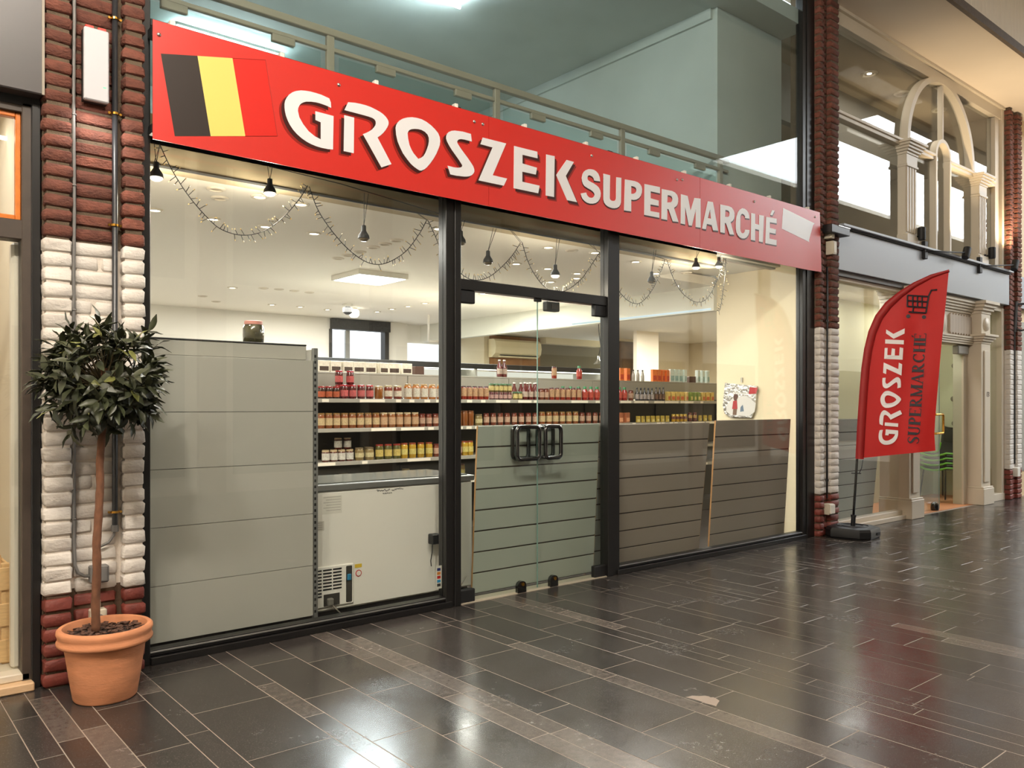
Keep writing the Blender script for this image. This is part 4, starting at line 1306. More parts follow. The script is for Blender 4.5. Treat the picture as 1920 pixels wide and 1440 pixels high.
# lower shelf
run('maroon', 603, 663, 4, 'lower'); run('maroon', 603, 663, 4, 'lower', GY + 0.16, 0.0, 'lower back row'); run('maroon', 625, 660, 2, 'lower', GY + 0.16, 0.112, 'lower shelf stack')
run('pale', 664, 702, 2, 'lower'); run('pale', 680, 700, 1, 'lower', GY + 0.16, 0.0, 'lower back row'); run('pickle', 703, 752, 3, 'lower'); run('yellowjar', 750, 812, 4, 'lower'); run('redbeige', 812, 835, 2, 'lower')
run('redbeige', 855, 866, 1, 'lower'); run('yellowjar', 866, 886, 2, 'lower'); run('pickle', 1118, 1134, 1, 'lower')
# bottom shelf
run('pale', 632, 655, 1, 'bottom', GY + 0.25); run('amber', 752, 770, 1, 'bottom', GY + 0.25); run('yellowjar', 857, 874, 1, 'bottom', GY + 0.2)
# top of the shelf
TY = GY + 0.42
run('carton', 592, 770, 8, 'top', TY, where='long shelf top'); run('smallbox', 774, 792, 1, 'top', TY, where='long shelf top')
run('ketchup', 932, 950, 2, 'top', TY - 0.02, where='long shelf top'); run('sauce', 1032, 1046, 1, 'top', TY - 0.06, where='long shelf top'); run('squeeze', 1080, 1092, 1, 'top', TY - 0.06, where='long shelf top')
run('orangepack', 1158, 1182, 2, 'top', TY, where='shelf top behind white bottles'); run('whitebottle', 1183, 1209, 3, 'top', TY - 0.06, where='long shelf top'); run('orangepack', 1222, 1254, 4, 'top', TY, where='long shelf top')
run('bluepack', 1255, 1287, 4, 'top', TY, where='long shelf top'); run('smallbox', 1289, 1302, 1, 'top', TY, where='long shelf top'); run('bluepack', 1304, 1330, 3, 'top', TY, where='shelf top by the side wall')
byk = {}
for (kind, where, x, r) in GROC:
    byk.setdefault((kind, where), []).append((x, r))
for (kind, where), lst in byk.items():
    lst.sort(key=lambda t: t[0])
    for i, (x, r) in enumerate(lst):
        wh = where if where.startswith('top') or 'shelf' in where else where
        lab = f"{DESC[kind]} on the {wh}" if len(lst) == 1 else f"{ordw(i)} {DESC[kind]} from the left on the {wh}"
        tag(r, lab, CATS.get(kind, 'jar'), f"{DESC[kind].split(' with')[0]} goods on the {where}")

# jar on top of the grey unit
jr = empty('gherkin_jar', (2.13, 0.36, 1.8535))
tag(jr, 'large gherkin jar with a pink lid on top of the grey shelf unit', 'jar')
MB().lathe([(0.055, 0), (0.066, 0.01), (0.068, 0.06), (0.066, 0.11), (0.055, 0.128)], n=20).build('body', M('gherkin_glass', (60, 56, 30), 0.1, coat=0.6, var=0.5, vscale=25), jr, 50)
MB().lathe([(0.058, 0.128), (0.058, 0.150), (0.05, 0.153)], n=20).build('lid', M('pink_checked_lid', (206, 140, 130), 0.4), jr, 50)
for i, (a, b) in enumerate(((0.25, 0.45), (0.55, 0.8))):
    pass

# ---- refrigerated cabinets behind the shelf
fg = empty('refrigerated_cabinet', (4.05, 3.6, 0))
tag(fg, 'open refrigerated cabinet with black top rail and bright inside behind the jars', 'fridge')
FW = 4.85
box('top_rail', M('black_fridge_rail', (44, 41, 38), 0.5), 0, FW, 0.0, 0.06, 1.935, 2.0, fg, 0.004)
box('canopy', MT['white'], 0, FW, 0.06, 0.75, 1.95, 2.0, fg)
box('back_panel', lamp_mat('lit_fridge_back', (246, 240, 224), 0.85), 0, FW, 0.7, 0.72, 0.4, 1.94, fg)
box('base', MT['white'], 0, FW, 0.0, 0.75, 0, 0.5, fg)
box('lamp_strip', lamp_mat('fridge_lamp', (255, 250, 236), 4.0), 0.05, FW - 0.05, 0.10, 0.13, 1.925, 1.935, fg)
for z in (1.25, 1.62):
    box('fridge_shelf', MT['steel'], 0.02, FW - 0.02, 0.25, 0.7, z, z + 0.012, fg)
for s in (0.0, FW / 2, FW - 0.03):
    box('side_panel', MT['white'], s, s + 0.03, 0.06, 0.72, 0.5, 1.95, fg)
rr = random.Random(8)
dm = [M(f'dairy_{i}', c, 0.5) for i, c in enumerate(((224, 216, 196), (190, 205, 220), (220, 180, 120), (170, 196, 110), (214, 206, 190)))]
dmesh = [MB().cbox(-0.05, 0.05, -0.04, 0.04, 0, 0.1, 0.006).mesh('dairy_pack', m) for m in dm]
x = 0.12
n = 0
while x < FW - 0.1:
    if not (2.37 < x < 2.5):
        o = inst('dairy_pack', rr.choice(dmesh), None, (4.05 + x, 3.6 + 0.34, 1.634), (0, 0, rr.uniform(-.1, .1)), (1, 1, rr.uniform(0.7, 1.4)))
        tag(o, f"small pale dairy pack in the bright cabinet, {ordw(n)} from the left", 'packet', 'dairy packs in the cabinet')
        n += 1
    x += rr.uniform(0.13, 0.4)

# ---- air conditioner
ac = empty('air_conditioner', (9.14, 6.77, 2.33))
tag(ac, 'cream wall mounted air conditioner on a brown board in the side room', 'air conditioner')
pf = [(0.0, 0.0), (-0.10, 0.0), (-0.20, 0.07), (-0.22, 0.18), (-0.20, 0.29), (-0.14, 0.33), (0.0, 0.33)]
MB().poly([pf], lambda u, v, d: (0.0 + d, u, v), 1.1).build('body', M('cream_plastic', (232, 218, 180), 0.4), ac)
box('outlet_slot', MT['black_matt'], 0.14, 1.02, -0.18, -0.12, 0.028, 0.045, ac)
box('louvre', bpy.data.materials['cream_plastic'], 0.12, 1.04, -0.19, -0.13, 0.0, 0.026, ac, 0.004)
bb = box('mounting_board', M('brown_board', (150, 104, 60), 0.6, var=0.1), 9.18, 10.4, 6.775, 6.80, 1.5, 2.73)
tag(bb, 'brown wooden board behind the air conditioner', 'board')
# hanging lamp and picture in the side room
hl = empty('hanging_lamp', (9.85, 3.6, 2.6))
hp = Vector(W(1122, 676, 3.6))
hl.location = (hp.x, 3.6, 2.75)
tag(hl, 'small steel pendant lamp on a black cord in the side room', 'lamp')
MB().tube([(0, 0, 0), (0.01, 0, -0.2), (0.05, 0, -0.42), (0.0, 0, hp.z - 2.75 + 0.06)], 0.006, 6).build('cord', MT['black_matt'], hl, True)
MB().lathe([(0.015, 0.12), (0.02, 0.06), (0.05, 0.03), (0.07, 0.0)], (0, 0, hp.z - 2.75 - 0.05), 16, cap=False).build('shade', MT['steel'], hl, True)
MB().lathe([(0.05, 0), (0.05, -0.02)], n=14).build('ceiling_rose', MT['black_matt'], hl)
pc = W(1160, 640, 5.88); pd = W(1193, 697, 5.88)
pcn = box('wall_picture', M('dark_sepia_picture', (84, 62, 38), 0.5, var=0.8, vscale=3.5), pc.x, pd.x, 5.86, 5.895, pd.z - 0.2, min(pc.z, 2.7), None, 0.004)
tag(pcn, 'dark sepia picture hanging on the far wall of the side room', 'picture')
wc = W(1194, 700, 4.6); wd2 = W(1235, 700, 4.6)
o = box('wall_column', M('white_column_paint', (240, 228, 206), 0.6), wc.x, wd2.x, 4.6, 4.68, 0, 2.75); st(o, 'white column in the side room')
# niche edge and small shaft of daylight at the right
# ---- foil shopping bag on the cream wall
fbp = [(1362, 718), (1421, 724), (1420, 745), (1417, 770), (1412, 783), (1372, 782), (1361, 775), (1358, 760), (1360, 738)]
FX = 8.232
pts = []
for (px, py) in fbp:
    q = XP(px, py, FX)
    pts.append((q.y, q.z))
cy = sum(p[0] for p in pts) / len(pts); cz = sum(p[1] for p in pts) / len(pts)
bg = empty('foil_bag', (FX, cy, cz))
tag(bg, 'silver foil cool bag with a printed winter scene hung on the cream wall', 'bag')
foil = M('crinkled_foil', (196, 192, 184), 0.25, metal=0.85, bump=1.0, bscale=22)
MB().poly([[(a - cy, b - cz) for a, b in pts]], lambda u, v, d: (d - 0.03, u, v), 0.03).build('bag_body', foil, bg)
def bagpatch(name, pl, rgb, off):
    qq = []
    for (px, py) in pl:
        q = XP(px, py, FX - 0.03)
        qq.append((q.y - cy, q.z - cz))
    MB().poly([qq], lambda u, v, d: (-0.030 - off + d, u, v), off).build(name, M('bag_' + name, rgb, 0.5), bg)
bagpatch('snow_print', [(1362, 760), (1375, 745), (1400, 742), (1417, 756), (1415, 772), (1405, 780), (1372, 779), (1362, 771)], (202, 198, 192), 0.002)
bagpatch('red_corner', [(1406, 726), (1421, 727), (1418, 738), (1404, 739)], (168, 40, 40), 0.003)
bagpatch('figure_coat', [(1375, 752), (1382, 750), (1383, 767), (1373, 767)], (160, 44, 44), 0.004)
bagpatch('figure_head', [(1375, 745), (1377, 739), (1382, 739), (1384, 745), (1381, 751), (1377, 751)], (84, 52, 40), 0.005)
bagpatch('figure_legs', [(1375, 767), (1382, 767), (1381, 778), (1374, 778)], (110, 84, 66), 0.004)
bagpatch('blue_print', [(1389, 763), (1393, 759), (1395, 771), (1388, 772)], (96, 112, 130), 0.004)
hk = MB().tube([XP(1391, 717, FX), XP(1391, 708, FX)], 0.012, 8).build('hook', MT['steel'], None)
tag(hk, 'small wall hook above the foil bag', 'hook')
# ================================================================== FIXTURES ON THE LEFT PILLAR
MT['greycable'] = M('grey_pvc', (112, 110, 108), 0.5)
MT['darkpipe'] = M('dark_steel_pipe', (40, 42, 46), 0.35, spec=0.6)
pp = empty('conduit', (0.977, -0.10, 0.0))
tag(pp, 'thin grey cable running down the left joint of the brick pillar', 'cable')
pts = [(0.002 * math.sin(i * 1.7), 0.0, 3.72 - i * 0.26) for i in range(12)] + [(0.0, 0, 0.74), (0.004, 0, 0.62), (0.02, 0, 0.575), (0.05, 0, 0.555), (0.10, 0.0, 0.55)]
MB().tube(pts, 0.0085, 8).build('cable', MT['greycable'], pp, True)
for z in (2.97, 2.60, 1.95, 0.86):
    MB().tube([(-0.012, 0.012, z), (-0.006, -0.009, z), (0.006, -0.009, z), (0.012, 0.012, z)], 0.004, 6).build('cable_clip', MT['greycable'], pp)
dp = empty('drain_pipe', (1.176, -0.095, 0.0))
tag(dp, 'black vertical pipe on the brick pillar behind the tree', 'pipe')
MB().tube([(0, 0, 4.0), (0, 0, 0.79), (0.0, 0.0, 0.775)], 0.0145, 12).build('pipe', MT['darkpipe'], dp, True)
MB().tube([(0, 0, 0.79), (-0.005, 0, 0.755), (-0.03, 0, 0.72), (-0.075, 0.0, 0.70)], 0.007, 8).build('cable_end', MT['greycable'], dp, True)
MB().lathe([(0.019, 0.0), (0.019, 0.035)], (0, 0, 0.775), 14).build('pipe_sleeve', MT['greycable'], dp)
for z in (3.53, 3.02, 2.42, 1.37, 0.88):
    MB().lathe([(0.021, -0.006), (0.021, 0.006)], (0, 0, z), 14).build('pipe_clamp', MT['brass'], dp)
    for s in (-1, 1):
        MB().lathe([(0.007, 0), (0.007, -0.012)], (s * 0.028, 0.008, z), 8, 'Y').build('clamp_screw', MT['brass'], dp)
em = empty('emergency_light', (1.072, -0.14, 3.235))
tag(em, 'white rectangular emergency light on the upper brick pillar', 'emergency light')
box('backplate', MT['black_matt'], -0.058, 0.058, 0.0, 0.05, -0.187, 0.187, em)
box('diffuser', M('frosted_white_plastic', (198, 198, 204), 0.25, coat=0.4), -0.06, 0.06, -0.022, 0.012, -0.19, 0.188, em, 0.006)
for s in (-0.03, 0.03):
    box('red_clip', M('red_clip_plastic', (210, 60, 50), 0.4) if s < 0 else bpy.data.materials['red_clip_plastic'], s - 0.02, s + 0.02, -0.005, 0.03, 0.19, 0.206, em, 0.003)
box('status_light', lamp_mat('green_status', (120, 230, 170), 1.5), 0.03, 0.045, -0.0235, -0.022, -0.115, -0.11, em)
area_light('emergency_glow', (1.072, -0.19, 3.0), 0.08, 0.06, 1.0, (1, 0.95, 0.9), (0.3, 0, 0))
jb = empty('junction_box', (1.095, -0.11, 0.56))
tag(jb, 'grey junction box behind the tree trunk', 'junction box')
box('housing', MT['greycable'], -0.045, 0.045, -0.02, 0.04, -0.045, 0.045, jb, 0.006)
box('cover', MT['greycable'], -0.036, 0.036, -0.025, -0.02, -0.036, 0.036, jb, 0.004)
sk = empty('wall_socket', (1.09, -0.11, 0.325))
tag(sk, 'cream power socket low on the pillar behind the pot', 'socket')
box('plate', M('cream_socket', (206, 196, 176), 0.4), -0.04, 0.04, -0.02, 0.04, -0.05, 0.05, sk, 0.006)
MB().lathe([(0.026, 0), (0.022, 0.006)], (0, -0.0205, 0), 18, 'Y').build('socket_well', MT['greycable'], sk)
box('conduit_stub', bpy.data.materials['cream_socket'], -0.016, 0.01, -0.012, 0.03, 0.05, 0.10, sk, 0.003)

# ================================================================== POTTED BAY TREE
PX, PY = 1.055, -0.405
pot = empty('potted_bay_tree', (PX, PY, 0))
tag(pot, 'clipped bay tree in a terracotta pot before the brick pillar', 'potted tree')
MT['terra'] = M('terracotta', (204, 136, 96), 0.8, bump=0.15, bscale=40, var=0.14, vscale=7, stretch=(1, 1, 3.5))
prof = [(0.0, 0.003), (0.140, 0.003), (0.146, 0.012), (0.163, 0.12), (0.178, 0.225), (0.186, 0.272), (0.207, 0.275), (0.217, 0.283), (0.2185, 0.296), (0.211, 0.307), (0.213, 0.322), (0.219, 0.336), (0.217, 0.350), (0.208, 0.358),
        (0.192, 0.357), (0.187, 0.345), (0.182, 0.30)]
MB().lathe(prof, n=56, cap=False).build('pot', MT['terra'], pot, 45)
MB().lathe([(0.0, 0.318), (0.10, 0.322), (0.185, 0.316)], n=30, cap=False).build('soil', M('dark_soil', (52, 38, 32), 0.95, bump=1.0, bscale=60, var=0.5, vscale=40), pot, True)
rc = random.Random(4)
chips = MB()
for i in range(170):
    a, r = rc.uniform(0, 2 * PI), 0.175 * math.sqrt(rc.random())
    c = Vector((r * math.cos(a), r * math.sin(a), 0.324 + rc.uniform(0, 0.012)))
    M4 = Matrix.Translation(c) @ Matrix.Rotation(rc.uniform(0, 6), 4, 'Z') @ Matrix.Rotation(rc.uniform(-0.6, 0.6), 4, 'X')
    t = MB().cbox(-0.014 * rc.uniform(0.6, 1.3), 0.014, -0.007, 0.007, -0.003, 0.003, 0.002).xform(M4)
    chips.add(t.v, t.f)
tag(chips.build('bark_chips', M('bark_chip', (86, 60, 48), 0.9, var=0.5, vscale=30), pot), kind='stuff')
# trunk follows a slight S
def atY(px, py, dy=0.0):
    w = W(px, py, PY + dy)
    return Vector((w.x - PX, dy, w.z))
tp = [(180, 1186, 0.0), (179, 1130), (182, 1070), (181, 1020), (185, 965), (188, 910), (187, 870), (190, 830), (193, 790), (194, 740), (196, 690)]
tp = [atY(p[0], p[1], -0.01 * math.sin(i * 0.7)) for i, p in enumerate(tp)]
P2 = []
for i in range(len(tp) - 1):
    for q in range(4):
        P2.append(tp[i].lerp(tp[i + 1], q / 4))
P2.append(tp[-1])
rad = [0.0215 - 0.005 * i / len(P2) + 0.001 * math.sin(i * 2.1) for i in range(len(P2))]
MB().tube(P2, rad, 12).build('trunk', M('brown_bark', (112, 74, 52), 0.85, bump=0.7, bscale=50, var=0.25, vscale=30, stretch=(1, 1, 0.5)), pot, True)
CC = Vector(atY(195, 710))
CC.y = 0.0
RX, RZ = 0.295, 0.305
br = tp[-2]
MT['twig'] = M('green_brown_twig', (84, 72, 44), 0.8)
MT['leaf'] = M('bay_leaf', (54, 58, 38), 0.42, spec=0.5, ovar=0.45, var=0.2, vscale=14)
MT['leaf_pale'] = M('young_bay_leaf', (120, 122, 66), 0.4, ovar=0.2)
def leaf_mesh(L, w, bend, fold, mat):
    vs, fs = [], []
    n = 6
    for i in range(n + 1):
        t = i / n
        hw = w * math.sin(PI * min(1, t * 1.02 + 0.0)) ** 0.75 * (1 - 0.25 * t) if 0 < i < n else 0.0015
        z = -bend * t * t * L
        for s in (-1, 0, 1):
            vs.append((s * hw, t * L, z + abs(s) * fold * hw + 0.0018 * math.sin(i * 2.3 + s)))
    for i in range(n):
        for s in (0, 1):
            a = i * 3 + s
            fs.append((a, a + 1, a + 4, a + 3))
    return MB().add(vs, fs).mesh('leaf', mat, True, )
rl_ = random.Random(31)
LM = [leaf_mesh(rl_.uniform(0.080, 0.108), rl_.uniform(0.016, 0.021), rl_.uniform(0.0, 0.5), rl_.uniform(0.1, 0.6), MT['leaf']) for _ in range(7)]
LP = [leaf_mesh(0.085, 0.016, 0.2, 0.3, MT['leaf_pale']) for _ in range(2)]
twigs = []
leaves = []
for i in range(150):
    # shoots fan out of the trunk head to the ball's surface
    u = rl_.uniform(-1, 1)
    a = rl_.uniform(0, 2 * PI)
    d = Vector((math.sqrt(1 - u * u) * math.cos(a), math.sqrt(1 - u * u) * math.sin(a), u))
    rr_ = rl_.uniform(0.72, 1.02) * (1 + 0.10 * math.sin(3 * a + 2 * u))
    if u < -0.85: rr_ *= 0.85
    end = CC + Vector((d.x * RX, d.y * RX * 0.9, d.z * RZ)) * rr_
    end.y = min(end.y, 0.25)
    start = CC + (end - CC) * rl_.uniform(0.1, 0.4) + Vector((0, 0, -0.03))
    mid = start.lerp(end, 0.5) + Vector((rl_.uniform(-.02, .02), rl_.uniform(-.02, .02), rl_.uniform(0, .02)))
    twigs.append((start, mid, end))
    ax = (end - mid).normalized()
    nl = rl_.randint(6, 9)
    for q in range(nl):
        t = 0.25 + 0.75 * q / (nl - 1)
        base = mid.lerp(end, t) if t > 0.3 else mid
        side = ax.orthogonal().normalized()
        side = Matrix.Rotation(q * 2.4 + rl_.uniform(-.4, .4), 3, ax) @ side
        dirn = (side * rl_.uniform(0.7, 1.0) + ax * rl_.uniform(0.3, 0.9) + Vector((0, 0, rl_.uniform(-0.25, 0.2)))).normalized()
        if q == nl - 1: dirn = (ax + side * 0.2).normalized()
        nrm = (ax + Vector((0, 0, 0.8)) + Vector((rl_.uniform(-.5, .5), rl_.uniform(-.5, .5), rl_.uniform(-.3, .3))))
        if base.y + dirn.y * 0.115 > 0.275: dirn = Vector((dirn.x, -abs(dirn.y) * 0.5, dirn.z)).normalized()
        if base.y > 0.255: base = Vector((base.x, 0.255, base.z))
        leaves.append((base, dirn, nrm))
# main limbs
for i in range(14):
    s, m_, e = twigs[i]
    b0 = br + Vector((0, 0, rl_.uniform(-0.02, 0.08)))
    MB().tube([b0, b0.lerp(m_, 0.5) + Vector((0, 0, 0.01)), m_, e], [0.007, 0.005, 0.003, 0.0015], 6).build('branch', MT['twig'], pot, True)
tw = MB()
for (s, m_, e) in twigs[14:]:
    b0 = br.lerp(CC, rl_.uniform(0, 1))
    tw.tube([b0, s, m_, e], [0.004, 0.003, 0.002, 0.001], 4)
tag(tw.build('fine_twigs', MT['twig'], pot), kind='stuff')
def leaf_matrix(base, d, nrm):
    y = d.normalized()
    x = y.cross(nrm)
    if x.length < 1e-4: x = y.orthogonal()
    x.normalize()
    z = x.cross(y)
    m3 = Matrix((x, y, z)).transposed()
    return Matrix.Translation(base) @ m3.to_4x4()
camd = Vector((0 - PX, -DIST - PY, EYE))
front = sorted(range(len(leaves)), key=lambda i: -((leaves[i][0] - CC).dot((camd - CC).normalized())))
fset = set(front[:295])
inner = MB()
for i, (b, d, nrm) in enumerate(leaves):
    mm = leaf_matrix(b, d, nrm)
    if i in fset:
        src = rl_.choice(LP) if rl_.random() < 0.05 else rl_.choice(LM)
        o = inst('leaf', src, pot)
        o.matrix_local = mm @ Matrix.Scale(rl_.uniform(0.85, 1.2), 4)
    else:
        src = rl_.choice(LM)
        inner.add([mm @ v.co for v in src.vertices], [tuple(p.vertices) for p in src.polygons])
io = inner.build('back_leaves', MT['leaf'], pot, True)
tag(io, kind='stuff')

# ================================================================== LEFT NEIGHBOUR SHOP
MT['fasc_l'] = M('grey_brown_fascia', (70, 66, 66), 0.35)
MT['frame_l'] = M('dark_brown_frame', (66, 56, 48), 0.5, var=0.15, vscale=12)
MT['orange_wood'] = M('orange_varnished_wood', (206, 116, 46), 0.3, var=0.15, vscale=20)
MT['curtain'] = M('beige_drape', (206, 192, 170), 0.8)
ls = empty('window_7'); st(ls, 'dark framed window of the left neighbour shop')
box('fascia', MT['fasc_l'], -1.2, 0.833, -0.12, 0.1, 3.03, 4.3, ls, 0.006)
box('fascia_edge', M('pale_fascia_edge', (150, 140, 126), 0.5), 0.826, 0.838, -0.125, -0.115, 3.03, 4.3, ls)
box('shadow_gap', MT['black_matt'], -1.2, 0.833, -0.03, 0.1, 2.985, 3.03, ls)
box('outer_jamb', MT['black'], 0.793, 0.835, -0.045, 0.08, 0, 3.0, ls, 0.004)
box('jamb', MT['frame_l'], 0.752, 0.80, -0.03, 0.08, 0, 3.0, ls, 0.004)
box('transom', MT['frame_l'], -1.2, 0.76, -0.025, 0.08, 2.30, 2.40, ls, 0.004)
box('head', MT['frame_l'], -1.2, 0.76, -0.025, 0.08, 2.95, 2.99, ls, 0.004)
box('orange_stile', MT['orange_wood'], 0.728, 0.752, -0.005, 0.04, 2.40, 2.95, ls, 0.004)
box('orange_top_rail', MT['orange_wood'], -1.2, 0.728, -0.005, 0.04, 2.925, 2.95, ls, 0.004)
box('orange_bottom_rail', MT['orange_wood'], -1.2, 0.728, -0.005, 0.04, 2.40, 2.425, ls, 0.004)
box('upper_pane', MT['glass'], -1.2, 0.728, 0.015, 0.022, 2.425, 2.925, ls)
box('lower_pane', MT['glass'], -1.2, 0.752, 0.015, 0.022, 0.1, 2.30, ls)
box('sill', M('pine_sill', (212, 178, 140), 0.5, var=0.08, vscale=25, stretch=(1, 8, 8)), -1.2, 0.80, -0.09, 0.12, 0.0, 0.045, ls, 0.006)
box('sill_step', M('cream_sill', (212, 202, 184), 0.5), -1.2, 0.79, -0.03, 0.3, 0.045, 0.085, ls, 0.006)
box('inner_post', M('cream_post', (214, 204, 190), 0.5), 0.72, 0.785, 0.07, 0.14, 0.085, 2.30, ls, 0.014)
lr = box('wall_left_shop', MT['curtain'], -1.2, 0.84, 1.2, 1.3, 0, 3.5); st(lr, 'beige back wall of the left neighbour shop')
st(box('wall_left_shop_side', MT['curtain'], 0.79, 0.84, 0.14, 1.2, 0, 3.5), 'side wall of the left neighbour shop')
st(box('floor_left_shop', MT['curtain'], -1.2, 0.84, 0.02, 1.3, -0.05, 0.06), 'display floor of the left neighbour shop')
st(box('ceiling_left_shop', MT['ceil'], -1.2, 0.84, 0.1, 1.3, 3.2, 3.3), 'ceiling of the left neighbour shop')
st(box('wall_left_outer', MT['curtain'], -1.3, -1.2, -0.1, 1.3, 0, 4.3), 'outer wall of the left neighbour shop')
tl = W(22, 262, 0.7)
lt = MB().tube([(tl.x - 0.9, 0.7, tl.z + 0.02), (tl.x + 0.03, 0.7, tl.z)], 0.012, 10).build('strip_lamp', lamp_mat('left_strip', (255, 240, 214), 6.0), None)
tag(lt, 'bright strip lamp inside the left neighbour window', 'lamp')
area_light('left_shop_glow', (0.1, 0.6, 3.15), 0.8, 0.3, 16, NEUT)
cr = empty('wooden_crate', (0.36, 0.20, 0.086))
tag(cr, 'slatted pale wooden crate in the left neighbour window', 'crate')
pine = M('pale_pine', (214, 176, 126), 0.6, var=0.1, vscale=30, stretch=(1, 1, 6))
for (a, b) in ((0.335, 0.375),):
    box('corner_post', pine, a, b, 0.0, 0.04, 0, 0.53, cr, 0.003)
box('corner_post', pine, 0.335, 0.375, 0.30, 0.34, 0, 0.53, cr, 0.003)
box('corner_post', pine, 0.0, 0.04, 0.0, 0.04, 0, 0.53, cr, 0.003)
for z in (0.01, 0.20, 0.39):
    box('slat', pine, 0.0, 0.375, -0.012, 0.0, z, z + 0.12, cr, 0.003)
    box('slat', pine, 0.375, 0.387, 0.0, 0.34, z, z + 0.12, cr, 0.003)
# ================================================================== RIGHT NEIGHBOUR SHOP
MT['cream_wood'] = M('cream_joinery', (206, 194, 174), 0.45)
MT['fasc_r'] = M('blue_grey_fascia', (150, 156, 164), 0.4)
MT['glass_r'] = glass_mat('upper_shop_glass', (0.95, 0.96, 0.94), f0=0.05)
u = empty('window_8'); st(u, 'cream arched upper window of the right neighbour shop')
GYR = 0.06
def jw(name, x0, x1, y0, y1, z0, z1, parent, b=0.004, mat='cream_wood'):
    return box(name, MT[mat], x0, x1, y0, y1, z0, z1, parent, b)
jw('head_beam', 8.79, 13.94, -0.01, 0.12, 5.87, ZS, u)
jw('head_bead', 8.79, 13.94, -0.05, 0.0, 6.02, ZS, u)
jw('left_jamb', 8.79, 8.86, -0.01, 0.12, 3.55, 5.87, u)
jw('right_jamb', 13.66, 13.80, 0.0, 0.12, 3.55, 5.87, u)
jw('right_jamb_bead', 13.86, 13.94, -0.03, 0.06, 3.55, 6.02, u)
jw('right_jamb_flat', 13.80, 13.86, 0.02, 0.1, 3.55, 5.9, u)
for (a, b) in ((8.86, 10.59), (10.90, 11.53), (12.03, 12.92), (13.2, 13.66)):
    jw('rail', a, b, 0.0, 0.10, 4.80, 4.87, u)
    jw('rail_bead', a, b, -0.02, 0.02, 4.845, 4.88, u)
box('pane', MT['glass_r'], 8.86, 13.66, GYR, GYR + 0.01, 3.55, 5.87, u)
def arc_bar(name, cx, cz, r0, r1, y0, y1, a0, a1, n, parent):
    vs, fs = [], []
    for i in range(n + 1):
        a = math.radians(a0 + (a1 - a0) * i / n)
        for (r, y) in ((r0, y0), (r1, y0), (r1, y1), (r0, y1)):
            vs.append((cx + r * math.cos(a), y, cz + r * math.sin(a)))
    for i in range(n):
        for q in range(4):
            w = (q + 1) % 4
            fs.append((i * 4 + q, i * 4 + w, i * 4 + 4 + w, i * 4 + 4 + q))
    fs += [(0, 1, 2, 3), tuple(n * 4 + q for q in range(4))]
    return MB().add(vs, fs).build(name, MT['cream_wood'], parent, 30)
arc_bar('arch', 11.74, 4.87, 1.0, 1.075, -0.03, 0.08, 0, 180, 40, u)
arc_bar('small_arch', 11.78, 4.87, 0.20, 0.25, -0.02, 0.07, 0, 180, 22, u)
jw('arch_leg', 11.53, 11.58, -0.02, 0.07, 3.55, 4.87, u)
jw('arch_leg', 11.98, 12.03, -0.02, 0.07, 3.55, 4.87, u)
jw('arch_mullion', 11.76, 11.80, -0.01, 0.06, 5.12, 5.9, u)
def pilaster(x0, x1, yf, yb, z0, z1, label):
    r = empty('trim_pilaster', (x0, 0, z0)); st(r, label)
    w = x1 - x0; h = z1 - z0
    jw('shaft', 0.0, w, yf + 0.012, yb, 0.0, h - 0.3, r)
    fw = w / 9
    for i in range(4):
        jw('flute_rib', w * 0.06 + i * fw * 2.15, w * 0.06 + i * fw * 2.15 + fw * 1.2, yf, yf + 0.014, 0.16, h - 0.34, r, 0.003)
    jw('base_block', -0.02, w + 0.02, yf - 0.02, yb, 0.0, 0.13, r)
    jw('neck_band', -0.01, w + 0.01, yf - 0.012, yb, h - 0.34, h - 0.31, r)
    for i in range(5):
        e = 0.01 + 0.022 * i
        jw('capital_step', -e, w + e, yf - e, yb, h - 0.18 + i * 0.032, h - 0.148 + i * 0.032, r, 0.003)
    jw('capital_neck', 0.0, w, yf, yb, h - 0.31, h - 0.18, r)
pilaster(10.59, 10.90, -0.05, 0.07, 3.53, 4.87, 'fluted cream pilaster left of the upper arch')
pilaster(12.92, 13.20, -0.05, 0.07, 3.53, 4.87, 'fluted cream pilaster right of the upper arch')
# grey fascia with ledge
fa = box('wall_fascia_right', MT['fasc_r'], 8.79, 13.94, -0.10, 0.1, 3.0, 3.47, None, 0.004); st(fa, 'blue grey fascia of the right neighbour shop')
box('ledge', MT['fasc_r'], 8.80, 13.95, -0.16, 0.05, 3.49, 3.52, fa, 0.004)
box('ledge_shadow_gap', MT['black_matt'], 8.80, 13.94, -0.12, 0.05, 3.47, 3.49, fa)
